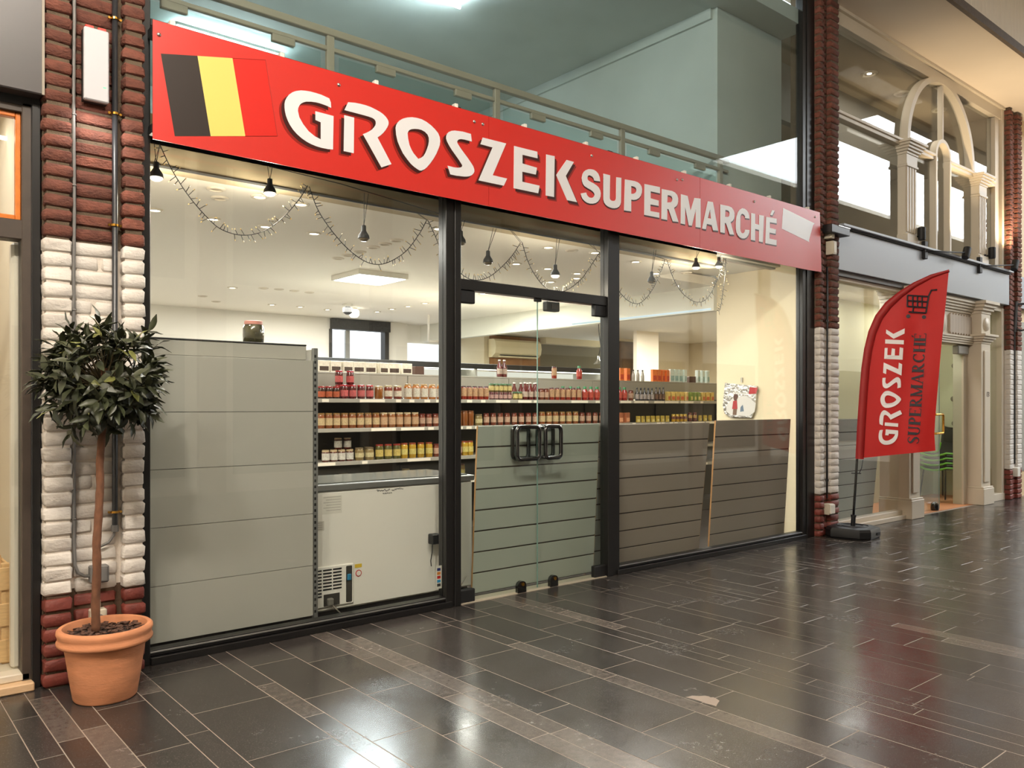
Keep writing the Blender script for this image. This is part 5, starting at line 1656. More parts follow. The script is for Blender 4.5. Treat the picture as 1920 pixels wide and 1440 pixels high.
# spotlights on the fascia
def spot(px, py, arm_from, label, y=-0.22):
    p = W(px, py, y)
    r = empty('fascia_spotlight', p)
    tag(r, label, 'spotlight', 'black spotlights on the grey fascia')
    MB().lathe([(0.045, -0.085), (0.05, -0.06), (0.05, 0.075), (0.03, 0.085)], n=16).xform(Matrix.Rotation(0.5 if arm_from else 0.0, 4, 'Y')).build('lamp_head', MT['black_matt'], r, 40)
    if arm_from:
        q = W(arm_from[0], arm_from[1], -0.12) - p
        MB().tube([(0, 0, 0), (q.x, q.y - 0.03, q.z), (q.x, q.y, q.z)], 0.010, 8).build('arm', MT['black_matt'], r, True)
        box('bracket', MT['black_matt'], q.x - 0.04, q.x + 0.05, q.y - 0.02, q.y + 0.03, q.z - 0.10, q.z + 0.13, r, 0.006)
        gl = bpy.data.lights.new('spot_glow', 'SPOT'); gl.energy = 110; gl.color = (1.0, 0.78, 0.5); gl.spot_size = 1.9; gl.spot_blend = 0.8; gl.shadow_soft_size = 0.05
        go = bpy.data.objects.new('spot_glow', gl); go.location = (p.x + 0.05, p.y - 0.05, p.z + 0.14); go.rotation_euler = (PI, 0, 0); col.objects.link(go)
    else:
        MB().tube([(0, 0, -0.02), (-0.10, 0.06, -0.06)], 0.012, 8).build('arm', MT['black_matt'], r)
        MB().lathe([(0.03, -0.05), (0.03, 0.02)], (-0.10, 0.07, -0.05), 12).build('foot', MT['black_matt'], r)
spot(1728, 438, None, 'upright black spotlight on the ledge left of the upper arch legs', -0.10)
spot(1812, 474, (1734, 471), 'tilted black spotlight on a long arm at the middle of the fascia')
spot(1860, 474, None, 'upright black spotlight on the ledge at the right of the fascia', -0.10)
spot(1903, 497, (1837, 499), 'black spotlight on a long arm near the right edge')
# interior above
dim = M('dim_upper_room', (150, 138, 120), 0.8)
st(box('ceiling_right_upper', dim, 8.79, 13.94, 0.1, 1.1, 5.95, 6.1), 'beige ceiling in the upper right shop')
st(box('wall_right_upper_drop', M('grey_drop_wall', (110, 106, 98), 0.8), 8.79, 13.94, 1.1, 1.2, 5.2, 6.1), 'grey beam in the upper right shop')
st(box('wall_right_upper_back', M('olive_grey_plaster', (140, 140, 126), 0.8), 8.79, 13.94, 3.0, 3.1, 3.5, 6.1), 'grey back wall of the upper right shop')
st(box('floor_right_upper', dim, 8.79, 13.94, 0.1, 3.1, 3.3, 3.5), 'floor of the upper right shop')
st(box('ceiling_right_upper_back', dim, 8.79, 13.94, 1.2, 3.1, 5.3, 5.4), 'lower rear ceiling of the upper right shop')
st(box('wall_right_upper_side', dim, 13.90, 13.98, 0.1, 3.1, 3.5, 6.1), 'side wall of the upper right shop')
for i, px in enumerate(((1630, 138), (1691, 175), (1761, 206))):
    p = F(px[0], px[1], 5.95)
    r = empty('upper_downlight', (p.x, p.y, 5.95))
    tag(r, f"round recessed downlight, {ordw(i)} from the left behind the arched upper window", 'downlight', 'downlights behind the arched window')
    inst('trim_ring', RING, r, scale=(2.2, 2.2, 1.5))
    inst('lens', LENS_OFF if i else LENS_ON, r, scale=(0.9, 0.9, 1) if not i else (2.0, 2.0, 1))
area_light('upper_right_glow', (11.3, 0.6, 5.9), 2.0, 0.3, 18, WARM)

# ---- lower front
lw = empty('window_9'); st(lw, 'large lower window of the right neighbour shop')
jw('head_frame', 8.79, 13.94, -0.02, 0.12, 2.90, 3.0, lw, mat='cream_wood')
box('brown_head_frame', MT['frame_l'], 8.79, 10.6, -0.06, 0.0, 2.945, 3.0, lw)  # brown frame strip along the window head
box('pane', MT['glass'], 8.80, 10.60, 0.04, 0.05, 0.1, 2.90, lw)
jw('sill', 8.79, 10.58, -0.06, 0.15, 0.0, 0.055, lw)
jw('sill_rail', 8.79, 10.58, -0.01, 0.10, 0.055, 0.11, lw)
w10 = empty('window_10'); st(w10, 'narrow side window right of the portal')
box('pane', MT['glass'], 13.25, 13.86, 0.04, 0.05, 0.1, 2.90, w10)
jw('jamb', 13.84, 13.94, -0.03, 0.12, 0, 2.95, w10)
jw('sill', 13.25, 13.94, -0.04, 0.15, 0, 0.11, w10)
def column(x0, x1, label):
    r = empty('trim_column', (x0, 0, 0)); st(r, label)
    w = x1 - x0
    jw('plinth', -0.025, w + 0.025, -0.13, 0.3, 0, 0.24, r, 0.006)
    jw('plinth_cap', -0.015, w + 0.015, -0.12, 0.3, 0.24, 0.265, r, 0.006)
    jw('shaft', 0, w, -0.085, 0.3, 0.265, 2.36, r, 0.004)
    jw('raised_panel', w * 0.22, w * 0.78, -0.105, -0.085, 0.33, 2.26, r, 0.006)
    for i in range(4):
        e = 0.008 + 0.026 * i
        jw('capital_step', -e, w + e, -0.085 - e, 0.3, 2.36 + i * 0.035, 2.395 + i * 0.035, r, 0.004)
    jw('frieze_block', 0, w, -0.085, 0.3, 2.50, 2.80, r, 0.004)
    MB().lathe([(0.10, 0), (0.095, -0.02), (0.0, -0.026)], (w / 2, -0.085, 2.65), 24, 'Y', cap=False).build('disc', MT['cream_wood'], r, True)
    for i in range(4):
        e = 0.008 + 0.03 * i
        jw('upper_capital_step', -e, w + e, -0.085 - e, 0.3, 2.80 + i * 0.045, 2.845 + i * 0.045, r, 0.004)
    return r
ca = column(10.585, 10.895, 'cream panelled column at the left of the portal')
cb = column(12.90, 13.235, 'cream panelled column with house number at the right of the portal')
for i, dx in enumerate((-0.03, 0.02)):
    n1 = MB()
    if i == 0:
        box('house_number', MT['black_matt'], 0.15, 0.165, -0.108, -0.105, 1.585, 1.655, cb)
    else:
        n1.tube([(0.19, -0.106, 1.65), (0.215, -0.106, 1.648), (0.222, -0.106, 1.634), (0.205, -0.106, 1.621), (0.222, -0.106, 1.606), (0.215, -0.106, 1.59), (0.19, -0.106, 1.588)], 0.005, 5).build('house_number', MT['black_matt'], cb)
en = empty('trim_entablature', (10.895, 0, 2.34)); st(en, 'cream carved entablature over the shop door')
EW = 12.90 - 10.895
jw('frieze', 0, EW, 0.06, 0.25, 0.0, 0.62, en)
for i in range(4):
    jw('architrave', 0, EW, 0.03 - 0.012 * i, 0.1, 0.03 * i, 0.03 * i + 0.03, en, 0.004)
for i in range(5):
    jw('cornice_step', 0, EW, 0.04 - 0.022 * i, 0.1, 0.45 + 0.036 * i, 0.486 + 0.036 * i, en, 0.004)
for cx in (EW * 0.5, EW * 0.5 - 0.62, EW - 0.2 - 0.5):
    pass
MB().lathe([(0.145, 0), (0.145, -0.015), (0.12, -0.035), (0.0, -0.04)], (0.98, 0.06, 0.28), 28, 'Y', cap=False).build('rosette', MT['cream_wood'], en, True)
MB().lathe([(0.145, 0), (0.145, -0.015), (0.12, -0.035), (0.0, -0.04)], (0.22, 0.06, 0.28), 28, 'Y', cap=False).build('rosette', MT['cream_wood'], en, True)
for i in range(8):
    x = 1.22 + i * 0.093
    MB().poly([[(x, 0.16), (x + 0.045, 0.13), (x + 0.09, 0.16), (x + 0.09, 0.40), (x + 0.045, 0.43), (x, 0.40)]], lambda a, b, d: (a, 0.03 + d, b), 0.03).build('carved_flute', M('taupe_carving', (176, 160, 142), 0.5) if i == 0 else bpy.data.materials['taupe_carving'], en)
# door leaf, handle
d3 = empty('door_3'); st(d3, 'glass door of the right neighbour shop with brass handle')
box('pane', MT['glass_door'], 10.92, 11.93, 0.10, 0.11, 0.01, 2.34, d3)
box('glass_edge', MT['glass_edge'], 11.93, 11.934, 0.10, 0.11, 0.01, 2.34, d3)
MB().tube([(11.62, 0.105, 1.33), (11.62, 0.02, 1.33), (11.84, 0.02, 1.335), (11.86, 0.02, 1.31), (11.86, 0.02, 1.09), (11.84, 0.02, 1.07), (11.62, 0.02, 1.07), (11.62, 0.105, 1.07)], 0.016, 10).build('handle', MT['brass'], d3, 50)
MB().lathe([(0.05, 0.0), (0.055, 0.03), (0.05, 0.09), (0.02, 0.11)], (11.73, 0.08, 0.006), 16).build('floor_lock', MT['glossblack'], d3, 40)
jw('stop_bead', 12.75, 12.90, 0.1, 0.25, 0, 2.34, d3)
box('closer', MT['alu'], 12.45, 12.80, 0.05, 0.14, 2.20, 2.32, d3, 0.01)
box('open_leaf', MT['glass_door'], 12.72, 12.73, 0.12, 1.05, 0.01, 2.34, d3)
# interior of the lower shop
wallr = M('pale_green_cream_wall', (206, 204, 172), 0.7)
st(box('floor_right_shop', M('orange_brown_floor', (196, 134, 92), 0.5), 8.79, 13.94, 0.02, 1.1, -0.05, 0.004), 'orange brown floor inside the right neighbour shop')
st(box('wall_right_shop_back', wallr, 8.79, 13.94, 1.02, 1.09, 0, 3.0), 'pale back wall of the right neighbour shop')
st(box('ceiling_right_shop', MT['ceil'], 8.79, 13.94, 0.1, 1.1, 2.95, 3.02), 'ceiling of the right neighbour shop')
st(box('wall_right_shop_side', wallr, 13.92, 13.98, 0.12, 1.1, 0, 3.0), 'side wall of the right neighbour shop')
area_light('right_shop_glow', (10.0, 0.55, 2.92), 1.6, 0.2, 18, NEUT)
area_light('right_door_glow', (12.2, 0.55, 2.92), 1.2, 0.2, 16, NEUT)
def slatboard(x0, x1, h, label):
    return slatwall(x0, x1, 0.10, 0.22, h, MT['slat'], label, 8)
slatboard(8.86, 10.22, 1.29, 'grey slatwall board leaning in the right neighbour window beside the flag pole')
# dark arched display and shutter in the left window
dk = empty('arched_display', (8.95, 0.985, 1.3)); tag(dk, 'dark arched display board behind the right neighbour window', 'display board')
ap = [(0, 0), (0.95, 0)] + [(0.475 + 0.475 * math.cos(math.radians(a)), 0.72 + 0.42 * math.sin(math.radians(a))) for a in range(0, 181, 15)]
MB().poly([ap], lambda a, b, d: (a, d, b), 0.03).build('board', M('dark_brown_board', (58, 52, 50), 0.5, var=0.3, vscale=5), dk)
box('shutter', M('slate_shutter', (74, 80, 82), 0.5), 0.0, 0.42, -0.03, 0.0, -0.05, 0.62, dk, 0.004)
for i in range(9):
    box('shutter_slat', M('slate_slat', (96, 104, 104), 0.5) if i == 0 else bpy.data.materials['slate_slat'], 0.02, 0.40, -0.045, -0.03, i * 0.066 - 0.03, i * 0.066 + 0.02, dk, 0.003)
box('straw_panel', M('straw_panel', (176, 150, 110), 0.8, var=0.3, vscale=30, stretch=(8, 1, 1)), 0.52, 0.85, -0.02, 0.0, 0.0, 0.60, dk, 0.004)
# stacked green chairs behind the door
MT['lime'] = M('lime_green_shell', (112, 190, 30), 0.35)
for i in range(4):
    r = empty('stacking_chair', (13.45, 0.66, 0.006 + 0.075 * i))
    r.rotation_euler = (0, 0, -1.9)
    tag(r, f"black and lime green stacking chair, {['lowest', 'second lowest', 'second highest', 'topmost'][i]} in the stack behind the glass door", 'chair', 'stacked green chairs')
    vs, fs = [], []
    prof = [(-0.02, 0.86), (0.0, 0.80), (0.03, 0.60), (0.06, 0.50), (0.10, 0.455), (0.20, 0.44), (0.40, 0.455), (0.46, 0.44)]
    for j, (yy, zz) in enumerate(prof):
        for kx in range(5):
            xx = (kx - 2) * 0.105
            vs.append((xx, -yy + 0.2, zz + 0.015 * abs(kx - 2) ** 2 * 0.5))
    for j in range(len(prof) - 1):
        for kx in range(4):
            q = j * 5 + kx
            fs.append((q, q + 1, q + 6, q + 5))
    nn = len(vs)
    vs += [(v[0], v[1] + 0.012, v[2] - 0.012) for v in vs]
    fs += [tuple(a + nn for a in f[::-1]) for f in fs]
    MB().add(vs, fs).build('shell', MT['rubber'], r, True)
    for kx in (0, 4):
        MB().tube([Vector(vs[j * 5 + kx]) for j in range(2, len(prof))], 0.016, 8).build('lime_edge', MT['lime'], r, True)
    MB().tube([Vector(vs[(len(prof) - 1) * 5 + kx]) for kx in range(5)], 0.016, 8).build('lime_front_edge', MT['lime'], r, True)
    MB().tube([Vector(vs[kx]) for kx in range(5)], 0.014, 8).build('top_edge', MT['rubber'], r, True)
    box('seat_pad', MT['rubber'], -0.17, 0.17, -0.22, 0.08, 0.455, 0.475, r, 0.006)
    box('back_pad', MT['rubber'], -0.17, 0.17, 0.175, 0.195, 0.60, 0.84, r, 0.006)
    if i == 0:
        for (sx, sy) in ((-1, -1), (1, -1), (-1, 1), (1, 1)):
            MB().tube([(sx * 0.2, sy * 0.2, 0.45), (sx * 0.24, sy * 0.25, 0.0)], 0.012, 8).build('leg', MT['rubber'], r)
    else:
        for sx in (-1, 1):
            MB().tube([(sx * 0.215, -0.2, 0.45), (sx * 0.215, 0.1, 0.43)], 0.012, 8).build('side_rail', MT['rubber'], r)
for i, (px, py) in enumerate(((1792, 686), (1790, 748), (1792, 794))):
    p = XP(px, py, 13.78)
    r = empty('wall_spotlight', p)
    tag(r, f"small grey wall spotlight behind the glass door, {['highest', 'middle', 'lowest'][i]} of three", 'spotlight', 'wall spotlights behind the right door')
    MB().lathe([(0.03, -0.06), (0.045, -0.05), (0.045, 0.04), (0.025, 0.06)], (0, 0, 0), 12, 'X').build('lamp_head', M('taupe_lamp', (120, 112, 96), 0.5) if i == 0 else bpy.data.materials['taupe_lamp'], r, 40)
    MB().tube([(0.05, 0, 0), (0.09, 0.0, 0), (0.128, 0.0, 0)], 0.01, 6).build('arm', bpy.data.materials['taupe_lamp'], r)
    box('wall_plate', MT['white'], 0.128, 0.139, -0.06, 0.06, -0.06, 0.06, r, 0.004)
# beyond the far pillar
o = box('wall_far_shop', M('far_shop_cream', (214, 190, 150), 0.6), 14.45, 32, 0.0, 0.2, 0.0, ZS); st(o, 'cream front of the shops further along')
box('far_fascia', MT['fasc_r'], 14.46, 20, -0.08, 0.0, 3.0, 3.5, o)
box('far_window', M('far_dark_glass', (120, 122, 116), 0.1), 14.6, 17.5, -0.01, 0.0, 0.4, 2.8, o)
# iron scroll bracket on the far pillar
ib = empty('scroll_bracket', (14.15, -0.13, 2.95)); tag(ib, 'wrought iron scroll sign bracket on the far right pillar', 'bracket')
iron = M('grey_wrought_iron', (70, 72, 76), 0.5)
MB().tube([(0, 0.02, -0.35), (0, 0, 0.12)], 0.022, 8).build('wall_bar', iron, ib)
MB().tube([(0, 0, 0.08), (0.25, -0.35, 0.09), (0.5, -0.8, 0.09)], 0.018, 8).build('top_bar', iron, ib)
sp = [(0.06 + 0.16 * (1 - i / 26) * math.cos(i * 0.42) + 0.12, -0.30 + 0.2 * (1 - i / 26) * math.sin(i * 0.42) * 0.3, -0.10 + 0.17 * (1 - i / 26) * math.sin(i * 0.42)) for i in range(24)]
MB().tube(sp, 0.014, 8).build('scroll', iron, ib, True)
MB().tube([(0, 0, -0.30), (0.05, -0.05, -0.33), (0.15, -0.2, -0.28), (0.25, -0.38, -0.1), (0.3, -0.45, 0.06)], 0.014, 8).build('brace', iron, ib, True)

# ---- fixtures on the right pillar
gt = empty('gutter_box', (8.58, -0.17, 3.42)); tag(gt, 'black metal gutter box on the brick pillar right of the sign', 'gutter')
box('tray', MT['black'], -0.16, 0.24, -0.05, 0.10, -0.06, 0.03, gt, 0.006)
box('lip', MT['steel'], -0.02, 0.24, -0.056, -0.05, 0.02, 0.03, gt)
for i, (px, py) in enumerate(((1553, 436), (1557, 466))):
    p = W(px, py, -0.10)
    o = empty('wall_box', p); tag(o, f"small cream electrical box on the right brick pillar, {['upper', 'lower'][i]} one", 'junction box', 'boxes on the right pillar')
    box('housing', bpy.data.materials['cream_socket'], -0.05, 0.03, -0.06, 0.03, -0.075, 0.075, o, 0.005)
    box('cover', bpy.data.materials['cream_socket'], -0.04, 0.02, -0.066, -0.06, -0.06, 0.06, o, 0.003)
cv = empty('pillar_cable', (8.535, -0.10, 0.0)); tag(cv, 'black cable running down the right brick pillar', 'cable')
MB().tube([(0.0, 0.0, 3.0), (0.01, 0, 2.6), (0.0, 0, 1.8), (0.0, 0, 1.0), (0.0, 0, 0.42)], 0.010, 8).build('cable', MT['rubber'], cv, True)
for z in (2.4, 1.7, 1.25, 0.62):
    MB().lathe([(0.018, -0.012), (0.018, 0.012)], (0, 0, z), 10).build('cable_clip', MT['rubber'], cv)
ws = empty('wall_socket', (8.55, -0.10, 0.30)); tag(ws, 'white power socket low on the right brick pillar', 'socket')
box('plate', bpy.data.materials['cream_socket'], -0.06, 0.05, -0.05, 0.03, -0.06, 0.06, ws, 0.006)
box('socket_cover', MT['white'], -0.05, 0.04, -0.07, -0.05, -0.05, 0.055, ws, 0.006)
cv2 = empty('pillar_cable', (14.16, -0.10, 0.0)); tag(cv2, 'black cable running down the far right brick pillar', 'cable')
MB().tube([(0, 0, 2.9), (0, 0, 0.55)], 0.012, 8).build('cable', MT['rubber'], cv2)
ws2 = empty('wall_socket', (14.17, -0.10, 0.42)); tag(ws2, 'white power socket low on the far right pillar', 'socket')
box('plate', MT['white'], -0.06, 0.06, -0.06, 0.03, -0.07, 0.07, ws2, 0.006)

# ================================================================== RED FEATHER FLAG
FP = Vector((8.70, -0.30, 0))
vd = Vector((1540.0, 705.0, 0)).normalized()
FD = Vector((vd.y, -vd.x, 0)).normalized()        # along the flag's width, facing the camera side
def onflag(px, py):
    d = Vector(ray(px, py))
    o = Vector((0, -DIST, EYE))
    n = Vector((vd.x, vd.y, 0))
    t = (FP - o).dot(n) / d.dot(n)
    p = o + d * t
    return ((p - FP).dot(FD), p.z)
def ripple(u, v):
    return 0.014 * math.sin(9 * u + 2.2 * v) * min(1, max(0, u) * 3) + 0.007 * math.sin(17 * u - 3 * v) * min(1, max(0, u) * 3)
fl = empty('feather_flag', FP)
tag(fl, 'red feather flag with white and black lettering on a black pole and base', 'flag')
def flag_pt(u, v, off=0.0):
    return FD * u + Vector((0, 0, v)) - vd * (ripple(u, v) + off)
outl = [(1604, 860), (1607, 800), (1611, 740), (1615, 690), (1620, 655), (1628, 622), (1641, 592), (1660, 567), (1685, 547), (1712, 530), (1745, 515), (1779, 506), (1776, 540), (1771, 590), (1765, 650), (1759, 720), (1754, 780), (1752, 815), (1754, 845), (1720, 848), (1680, 852), (1640, 857)]
MT['flag'] = M('red_flag_cloth', (206, 38, 36), 0.55, trans=0.0)
nt_ = MT['flag'].node_tree
bs_ = nt_.nodes['Principled BSDF']
tr_ = nd(nt_, 'ShaderNodeBsdfTranslucent'); tr_.inputs[0].default_value = (*lin((206, 40, 36)), 1)
tp_ = nd(nt_, 'ShaderNodeBsdfTransparent')
mx1 = nd(nt_, 'ShaderNodeMixShader'); mx1.inputs[0].default_value = 0.35
mx2 = nd(nt_, 'ShaderNodeMixShader'); mx2.inputs[0].default_value = 0.10
tp_.inputs[0].default_value = (*lin((240, 90, 80)), 1)
out_ = [q for q in nt_.nodes if q.type == 'OUTPUT_MATERIAL'][0]
nt_.links.new(bs_.outputs[0], mx1.inputs[1]); nt_.links.new(tr_.outputs[0], mx1.inputs[2])
nt_.links.new(mx1.outputs[0], mx2.inputs[1]); nt_.links.new(tp_.outputs[0], mx2.inputs[2])
nt_.links.new(mx2.outputs[0], out_.inputs['Surface'])
O2 = [onflag(*p) for p in outl]
def along(pl, t):
    ls = [math.hypot(pl[i + 1][0] - pl[i][0], pl[i + 1][1] - pl[i][1]) for i in range(len(pl) - 1)]
    d = t * sum(ls)
    for i, l in enumerate(ls):
        if d <= l or i == len(ls) - 1:
            k_ = min(1.0, d / l)
            return (pl[i][0] + (pl[i + 1][0] - pl[i][0]) * k_, pl[i][1] + (pl[i + 1][1] - pl[i][1]) * k_)
        d -= l
LEFT = O2[:12]
RIGHT = O2[11:19][::-1]
NU, NV = 26, 60
vs, fs = [], []
for j in range(NV + 1):
    # rows fan from the slanted hem up to the tip
    t = j / NV
    a, b = along(LEFT, t), along(RIGHT, t)
    for i in range(NU + 1):
        s_ = i / NU
        vs.append(flag_pt(a[0] + (b[0] - a[0]) * s_, a[1] + (b[1] - a[1]) * s_))
for j in range(NV):
    for i in range(NU):
        q = j * (NU + 1) + i
        fs.append((q, q + 1, q + NU + 2, q + NU + 1))
nn = len(vs)
vs2 = [p + vd * 0.0015 for p in vs]
rim = []
MB().add(vs + vs2, fs + [tuple(a + nn for a in f[::-1]) for f in fs]).build('flag_cloth', MT['flag'], fl, True)
# pole sleeve along the curved edge
MT['sleeve'] = M('dark_red_sleeve', (150, 22, 22), 0.6)
sl_pts = [flag_pt(*O2[i], 0.0) for i in range(0, 12)]
vs, fs = [], []
W0 = 0.085
cen = Vector((0.42, 0, 1.55))
for i in range(12):
    u0, v0 = O2[i]
    # inward normal of the outline
    a = O2[max(i - 1, 0)]; b = O2[min(i + 1, 11)]
    tx, ty = b[0] - a[0], b[1] - a[1]
    L_ = math.hypot(tx, ty)
    nx, ny = ty / L_, -tx / L_
    wd_ = W0 * (1.0 if i < 8 else 1.0 - 0.17 * (i - 7))
    for (k_, of) in ((0, 0.012), (0.5, 0.02), (1.0, 0.006)):
        vs.append(flag_pt(u0 + nx * wd_ * k_, v0 + ny * wd_ * k_, of))
for i in range(11):
    for q in (0, 1):
        a = i * 3 + q
        fs.append((a, a + 1, a + 4, a + 3))
nn = len(vs)
vs += [p + vd * 0.03 for p in vs]
fs += [tuple(a + nn for a in f[::-1]) for f in fs]
fs += [(i * 3, (i + 1) * 3, nn + (i + 1) * 3, nn + i * 3) for i in range(11)] + [(i * 3 + 2, (i + 1) * 3 + 2, nn + (i + 1) * 3 + 2, nn + i * 3 + 2) for i in range(11)]
MB().add(vs, fs).build('pole_sleeve', MT['sleeve'], fl, True)
# pole, ground parts
pb = onflag(1599, 985); pt_ = onflag(1607, 862)
P0 = FD * pb[0] + Vector((0, 0, 0.10)); P1 = FD * pt_[0] + Vector((0, 0, pt_[1]))
ptsP = [P0, P0.lerp(P1, 0.5), P1] + [flag_pt(O2[i][0] + 0.02, O2[i][1], -0.012) for i in range(1, 10)]
MB().tube(ptsP, [0.014] * 3 + [0.010] * 9, 10).build('pole', MT['glossblack'], fl, True)
MB().tube([P0, P0.lerp(P1, 0.16)], 0.024, 12).build('pole_socket', MT['rubber'], fl)
MB().tube([P0.lerp(P1, 0.16), P0.lerp(P1, 0.19)], 0.029, 12).build('socket_collar', MT['rubber'], fl)
e1 = P0.lerp(P1, 0.80)
MB().tube([e1 - FD * 0.05, e1 + FD * 0.05], 0.006, 6).build('tension_peg', MT['rubber'], fl)
MB().tube([P1 + FD * 0.06, e1 + FD * 0.055 + Vector((0, 0, 0.06)), e1 + FD * 0.03], 0.004, 6).build('elastic_loop', MT['rubber'], fl, True)
# base: square tank with cut corners
bp_ = []
S_ = 0.245; cc_ = 0.09
for (sx, sy) in ((1, 1), (-1, 1), (-1, -1), (1, -1)):
    pr_ = [(S_, S_ - cc_), (S_ - cc_, S_)]
    if sx * sy < 0: pr_ = pr_[::-1]
    bp_ += [(sx * a, sy * b) for a, b in pr_]
vs, fs = [], []
levels = [(0.96, 0.002), (1.0, 0.02), (1.0, 0.085), (0.95, 0.112), (0.80, 0.122)]
for (k_, z) in levels:
    vs += [(a * k_, b * k_, z) for a, b in bp_]
for l in range(len(levels) - 1):
    for i in range(8):
        j = (i + 1) % 8
        fs.append((l * 8 + i, l * 8 + j, l * 8 + 8 + j, l * 8 + 8 + i))
fs += [tuple(range(8))[::-1], tuple(32 + i for i in range(8))]
bo = MB().add(vs, fs).xform(Matrix.Rotation(0.15, 4, 'Z')).build('base_tank', MT['rubber'], fl, 25)
bo.location = (FD * pb[0]).to_tuple()
for r0 in (0.16, 0.11):
    MB().tube([(r0 * math.cos(a * PI / 12), r0 * math.sin(a * PI / 12), 0.123) for a in range(24)], 0.006, 6, closed=True).build('base_ring', MT['rubber'], bo, True)
for s in (-0.1, 0.06):
    box('grip_recess', MT['black_matt'], s, s + 0.07, -S_ * 1.001 - 0.002, -S_ + 0.004, 0.035, 0.065, bo)
# lettering: reads upwards
gl_ = [L for L in LETTERS[:9]]
gx0 = min(p[0] for l in gl_ for lp in l[1] for p in lp); gx1 = max(p[0] for l in gl_ for lp in l[1] for p in lp)
gz0 = min(p[1] for l in gl_ for lp in l[1] for p in lp); gz1 = max(p[1] for l in gl_ for lp in l[1] for p in lp)
def place_text(letters, x0, x1, z0, z1, pa, pb_, hpx, mat, nm):
    """run a line of letters from pixel pa up to pixel pb_ (baseline), cap height hpx"""
    A_ = Vector(onflag(*pa)); B_ = Vector(onflag(*pb_))
    run_ = B_ - A_
    ln = run_.length
    ru = run_.normalized()
    up_ = Vector((-ru.y, ru.x))
    for (ch, loops) in letters:
        nl = []
        for lp in loops:
            q = []
            for (x, z) in lp:
                s = (x - x0) / (x1 - x0) * ln
                h = (z - z0) / (z1 - z0) * hpx
                g = A_ + ru * s + up_ * h
                q.append((g.x, g.y))
            nl.append(q)
        MB().poly(nl, lambda a, b, d: flag_pt(a, b, 0.012 - d), 0.003).build(nm, mat, fl)
ink2 = M('flag_black_print', (26, 22, 30), 0.6)
wt2 = M('flag_white_print', (226, 220, 220), 0.6)
px2m = 9.0 / 1530
place_text(gl_, gx0, gx1, gz0, gz1, (1687, 836), (1703, 616), 38 * px2m, wt2, 'flag_letter')
# small line in Roman capitals, built from thick and thin strokes
def ribbon(pts_, ws):
    n = len(pts_)
    L_, R_ = [], []
    for i in range(n):
        a = pts_[max(i - 1, 0)]; b = pts_[min(i + 1, n - 1)]
        dx, dy = b[0] - a[0], b[1] - a[1]
        m = math.hypot(dx, dy) or 1
        w_ = (ws if not isinstance(ws, (list, tuple)) else ws[i]) / 2
        L_.append((pts_[i][0] - dy / m * w_, pts_[i][1] + dx / m * w_))
        R_.append((pts_[i][0] + dy / m * w_, pts_[i][1] - dx / m * w_))
    return L_ + R_[::-1]
TK, TN = 0.21, 0.10
def stem_(x, w_=TK, z0=0.0, z1=1.0, feet=(1, 1)):
    out = [[(x - w_ / 2, z0), (x + w_ / 2, z0), (x + w_ / 2, z1), (x - w_ / 2, z1)]]
    for z, f in ((0.0, feet[0]), (0.94, feet[1])):
        if f: out.append([(x - w_ / 2 - 0.07, z), (x + w_ / 2 + 0.07, z), (x + w_ / 2 + 0.07, z + 0.06), (x - w_ / 2 - 0.07, z + 0.06)])
    return out
def arc_(cx, cz, rx, rz, a0, a1, w0, w1, n=10):
    P_, S_w = [], []
    for i in range(n + 1):
        a = math.radians(a0 + (a1 - a0) * i / n)
        P_.append((cx + rx * math.cos(a), cz + rz * math.sin(a)))
        S_w.append(w0 + (w1 - w0) * abs(math.cos(a)))
    return ribbon(P_, S_w)
def e_(acc=False):
    o = stem_(0.15) + [[(0.15, 0.94), (0.62, 0.94), (0.62, 1.0), (0.15, 1.0)], [(0.15, 0.0), (0.65, 0.0), (0.65, 0.06), (0.15, 0.06)], [(0.15, 0.48), (0.48, 0.48), (0.48, 0.54), (0.15, 0.54)],
                       [(0.57, 0.8), (0.62, 0.8), (0.62, 1.0), (0.57, 1.0)], [(0.60, 0.0), (0.65, 0.0), (0.65, 0.2), (0.60, 0.2)], [(0.44, 0.4), (0.48, 0.4), (0.48, 0.62), (0.44, 0.62)]]
    return o + ([[(0.30, 1.05), (0.38, 1.05), (0.52, 1.22), (0.40, 1.22)]] if acc else [])
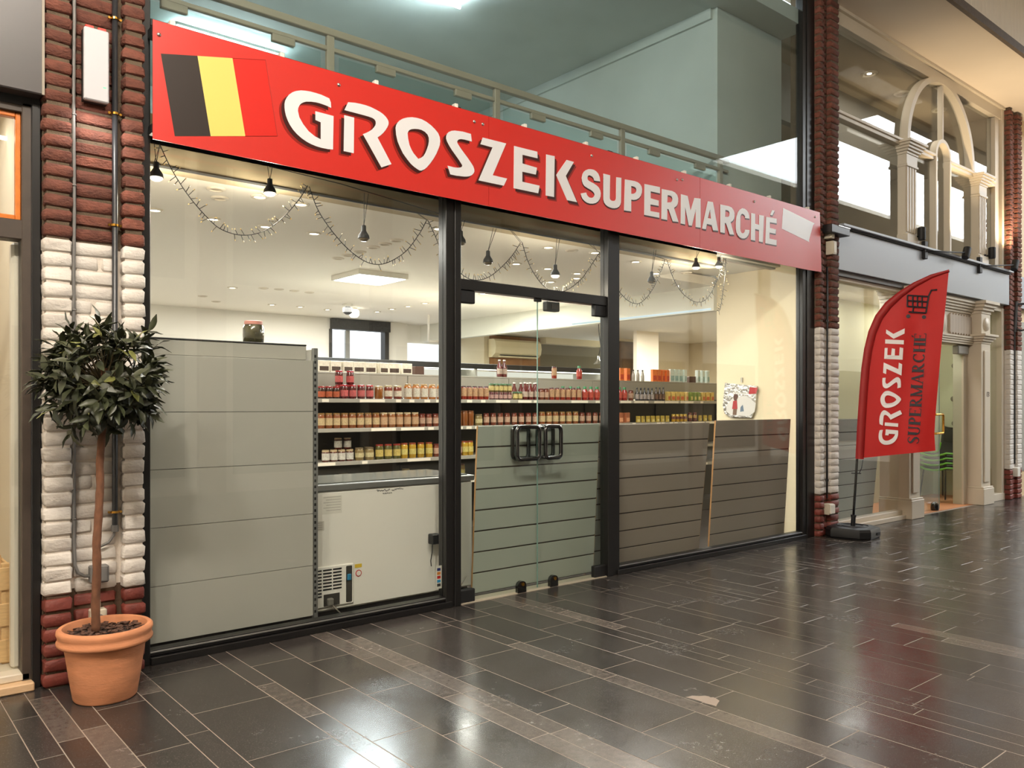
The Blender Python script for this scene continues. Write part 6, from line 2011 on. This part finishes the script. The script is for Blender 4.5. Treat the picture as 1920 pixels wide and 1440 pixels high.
GLY = {
 'S': (0.62, [ribbon([(0.52, 0.80), (0.46, 0.92), (0.31, 0.97), (0.16, 0.90), (0.10, 0.76), (0.18, 0.62), (0.34, 0.51), (0.48, 0.39), (0.53, 0.24), (0.46, 0.09), (0.30, 0.03), (0.15, 0.08), (0.08, 0.22)], [0.07, 0.07, 0.07, 0.1, 0.14, 0.18, 0.19, 0.18, 0.14, 0.1, 0.07, 0.07, 0.07])]),
 'U': (0.80, stem_(0.18, TK, 0.25, 1.0, (0, 1)) + stem_(0.64, TN, 0.25, 1.0, (0, 1)) + [arc_(0.41, 0.26, 0.23, 0.23, 180, 360, 0.07, 0.12)]),
 'P': (0.68, stem_(0.17) + [arc_(0.28, 0.73, 0.27, 0.24, 90, -90, 0.06, 0.16), [(0.17, 0.94), (0.3, 0.94), (0.3, 1.0), (0.17, 1.0)]]),
 'E': (0.70, e_()), 'e': (0.70, e_(True)),
 'R': (0.78, stem_(0.17) + [arc_(0.28, 0.74, 0.25, 0.23, 90, -90, 0.06, 0.15), ribbon([(0.32, 0.5), (0.50, 0.2), (0.68, 0.03)], 0.15), [(0.62, 0.0), (0.80, 0.0), (0.80, 0.06), (0.62, 0.06)]]),
 'M': (1.00, stem_(0.14, TN) + stem_(0.84, TK) + [ribbon([(0.14, 0.97), (0.48, 0.03)], 0.15), ribbon([(0.48, 0.03), (0.80, 0.97)], 0.07)]),
 'A': (0.86, [ribbon([(0.12, 0.03), (0.42, 0.98)], 0.07), ribbon([(0.40, 1.0), (0.72, 0.02)], 0.17), [(0.24, 0.33), (0.60, 0.33), (0.60, 0.39), (0.24, 0.39)], [(0.0, 0.0), (0.24, 0.0), (0.24, 0.06), (0.0, 0.06)], [(0.58, 0.0), (0.86, 0.0), (0.86, 0.06), (0.58, 0.06)]]),
 'C': (0.78, [arc_(0.42, 0.5, 0.31, 0.46, 45, 315, 0.07, 0.17, 18), [(0.62, 0.68), (0.68, 0.68), (0.68, 0.96), (0.62, 0.96)]]),
 'H': (0.84, stem_(0.17) + stem_(0.67) + [[(0.17, 0.48), (0.67, 0.48), (0.67, 0.54), (0.17, 0.54)]]),
}
TXT = 'SUPERMARCHe'
totw = sum(GLY[c][0] for c in TXT) + 0.04 * (len(TXT) - 1)
A_ = Vector(onflag(1723, 833)); B_ = Vector(onflag(1737, 624))
ru = (B_ - A_).normalized(); up_ = Vector((-ru.y, ru.x)); ln_ = (B_ - A_).length
xx = 0.0
for c in TXT:
    m = MB()
    for lp in GLY[c][1]:
        q = [A_ + ru * ((xx + u_) / totw * ln_) + up_ * (v_ * 19.5 * px2m) for (u_, v_) in lp]
        m.poly([[(g.x, g.y) for g in q]], lambda a, b, d: flag_pt(a, b, 0.012 - d), 0.003)
    m.build('flag_small_letter', ink2, fl)
    xx += GLY[c][0] + 0.04
# shopping cart symbol
def cart(pts_, r_=0.009, nm='cart_line'):
    q = [flag_pt(*onflag(*p), 0.010) for p in pts_]
    MB().tube(q, r_, 5).build(nm, ink2, fl)
CT = lambda x, y: (1440 + x / 4.0, 360 + y / 4.0)
cart([CT(1268, 735), CT(1225, 738), CT(1205, 780), CT(1185, 905), CT(1160, 905)])
cart([CT(1045, 775), CT(1200, 785)]); cart([CT(1045, 815), CT(1195, 825)]); cart([CT(1045, 858), CT(1190, 868)])
for x in (1045, 1085, 1120, 1155):
    cart([CT(x, 775), CT(x, 862)])
cart([CT(1055, 900), CT(1185, 908)]); cart([CT(1090, 862), CT(1085, 900)])
for (x, y) in ((1052, 932), (1170, 937)):
    c0 = flag_pt(*onflag(*CT(x, y)), 0.006)
    MB().add([c0 + FD * (0.021 * math.cos(a * PI / 8)) + Vector((0, 0, 0.021 * math.sin(a * PI / 8))) + (-vd * 0.002 * k_) for k_ in (0, 1) for a in range(16)],
             [tuple(range(16)), tuple(range(16, 32))[::-1]] + [(a, (a + 1) % 16, 16 + (a + 1) % 16, 16 + a) for a in range(16)]).build('cart_wheel', ink2, fl)
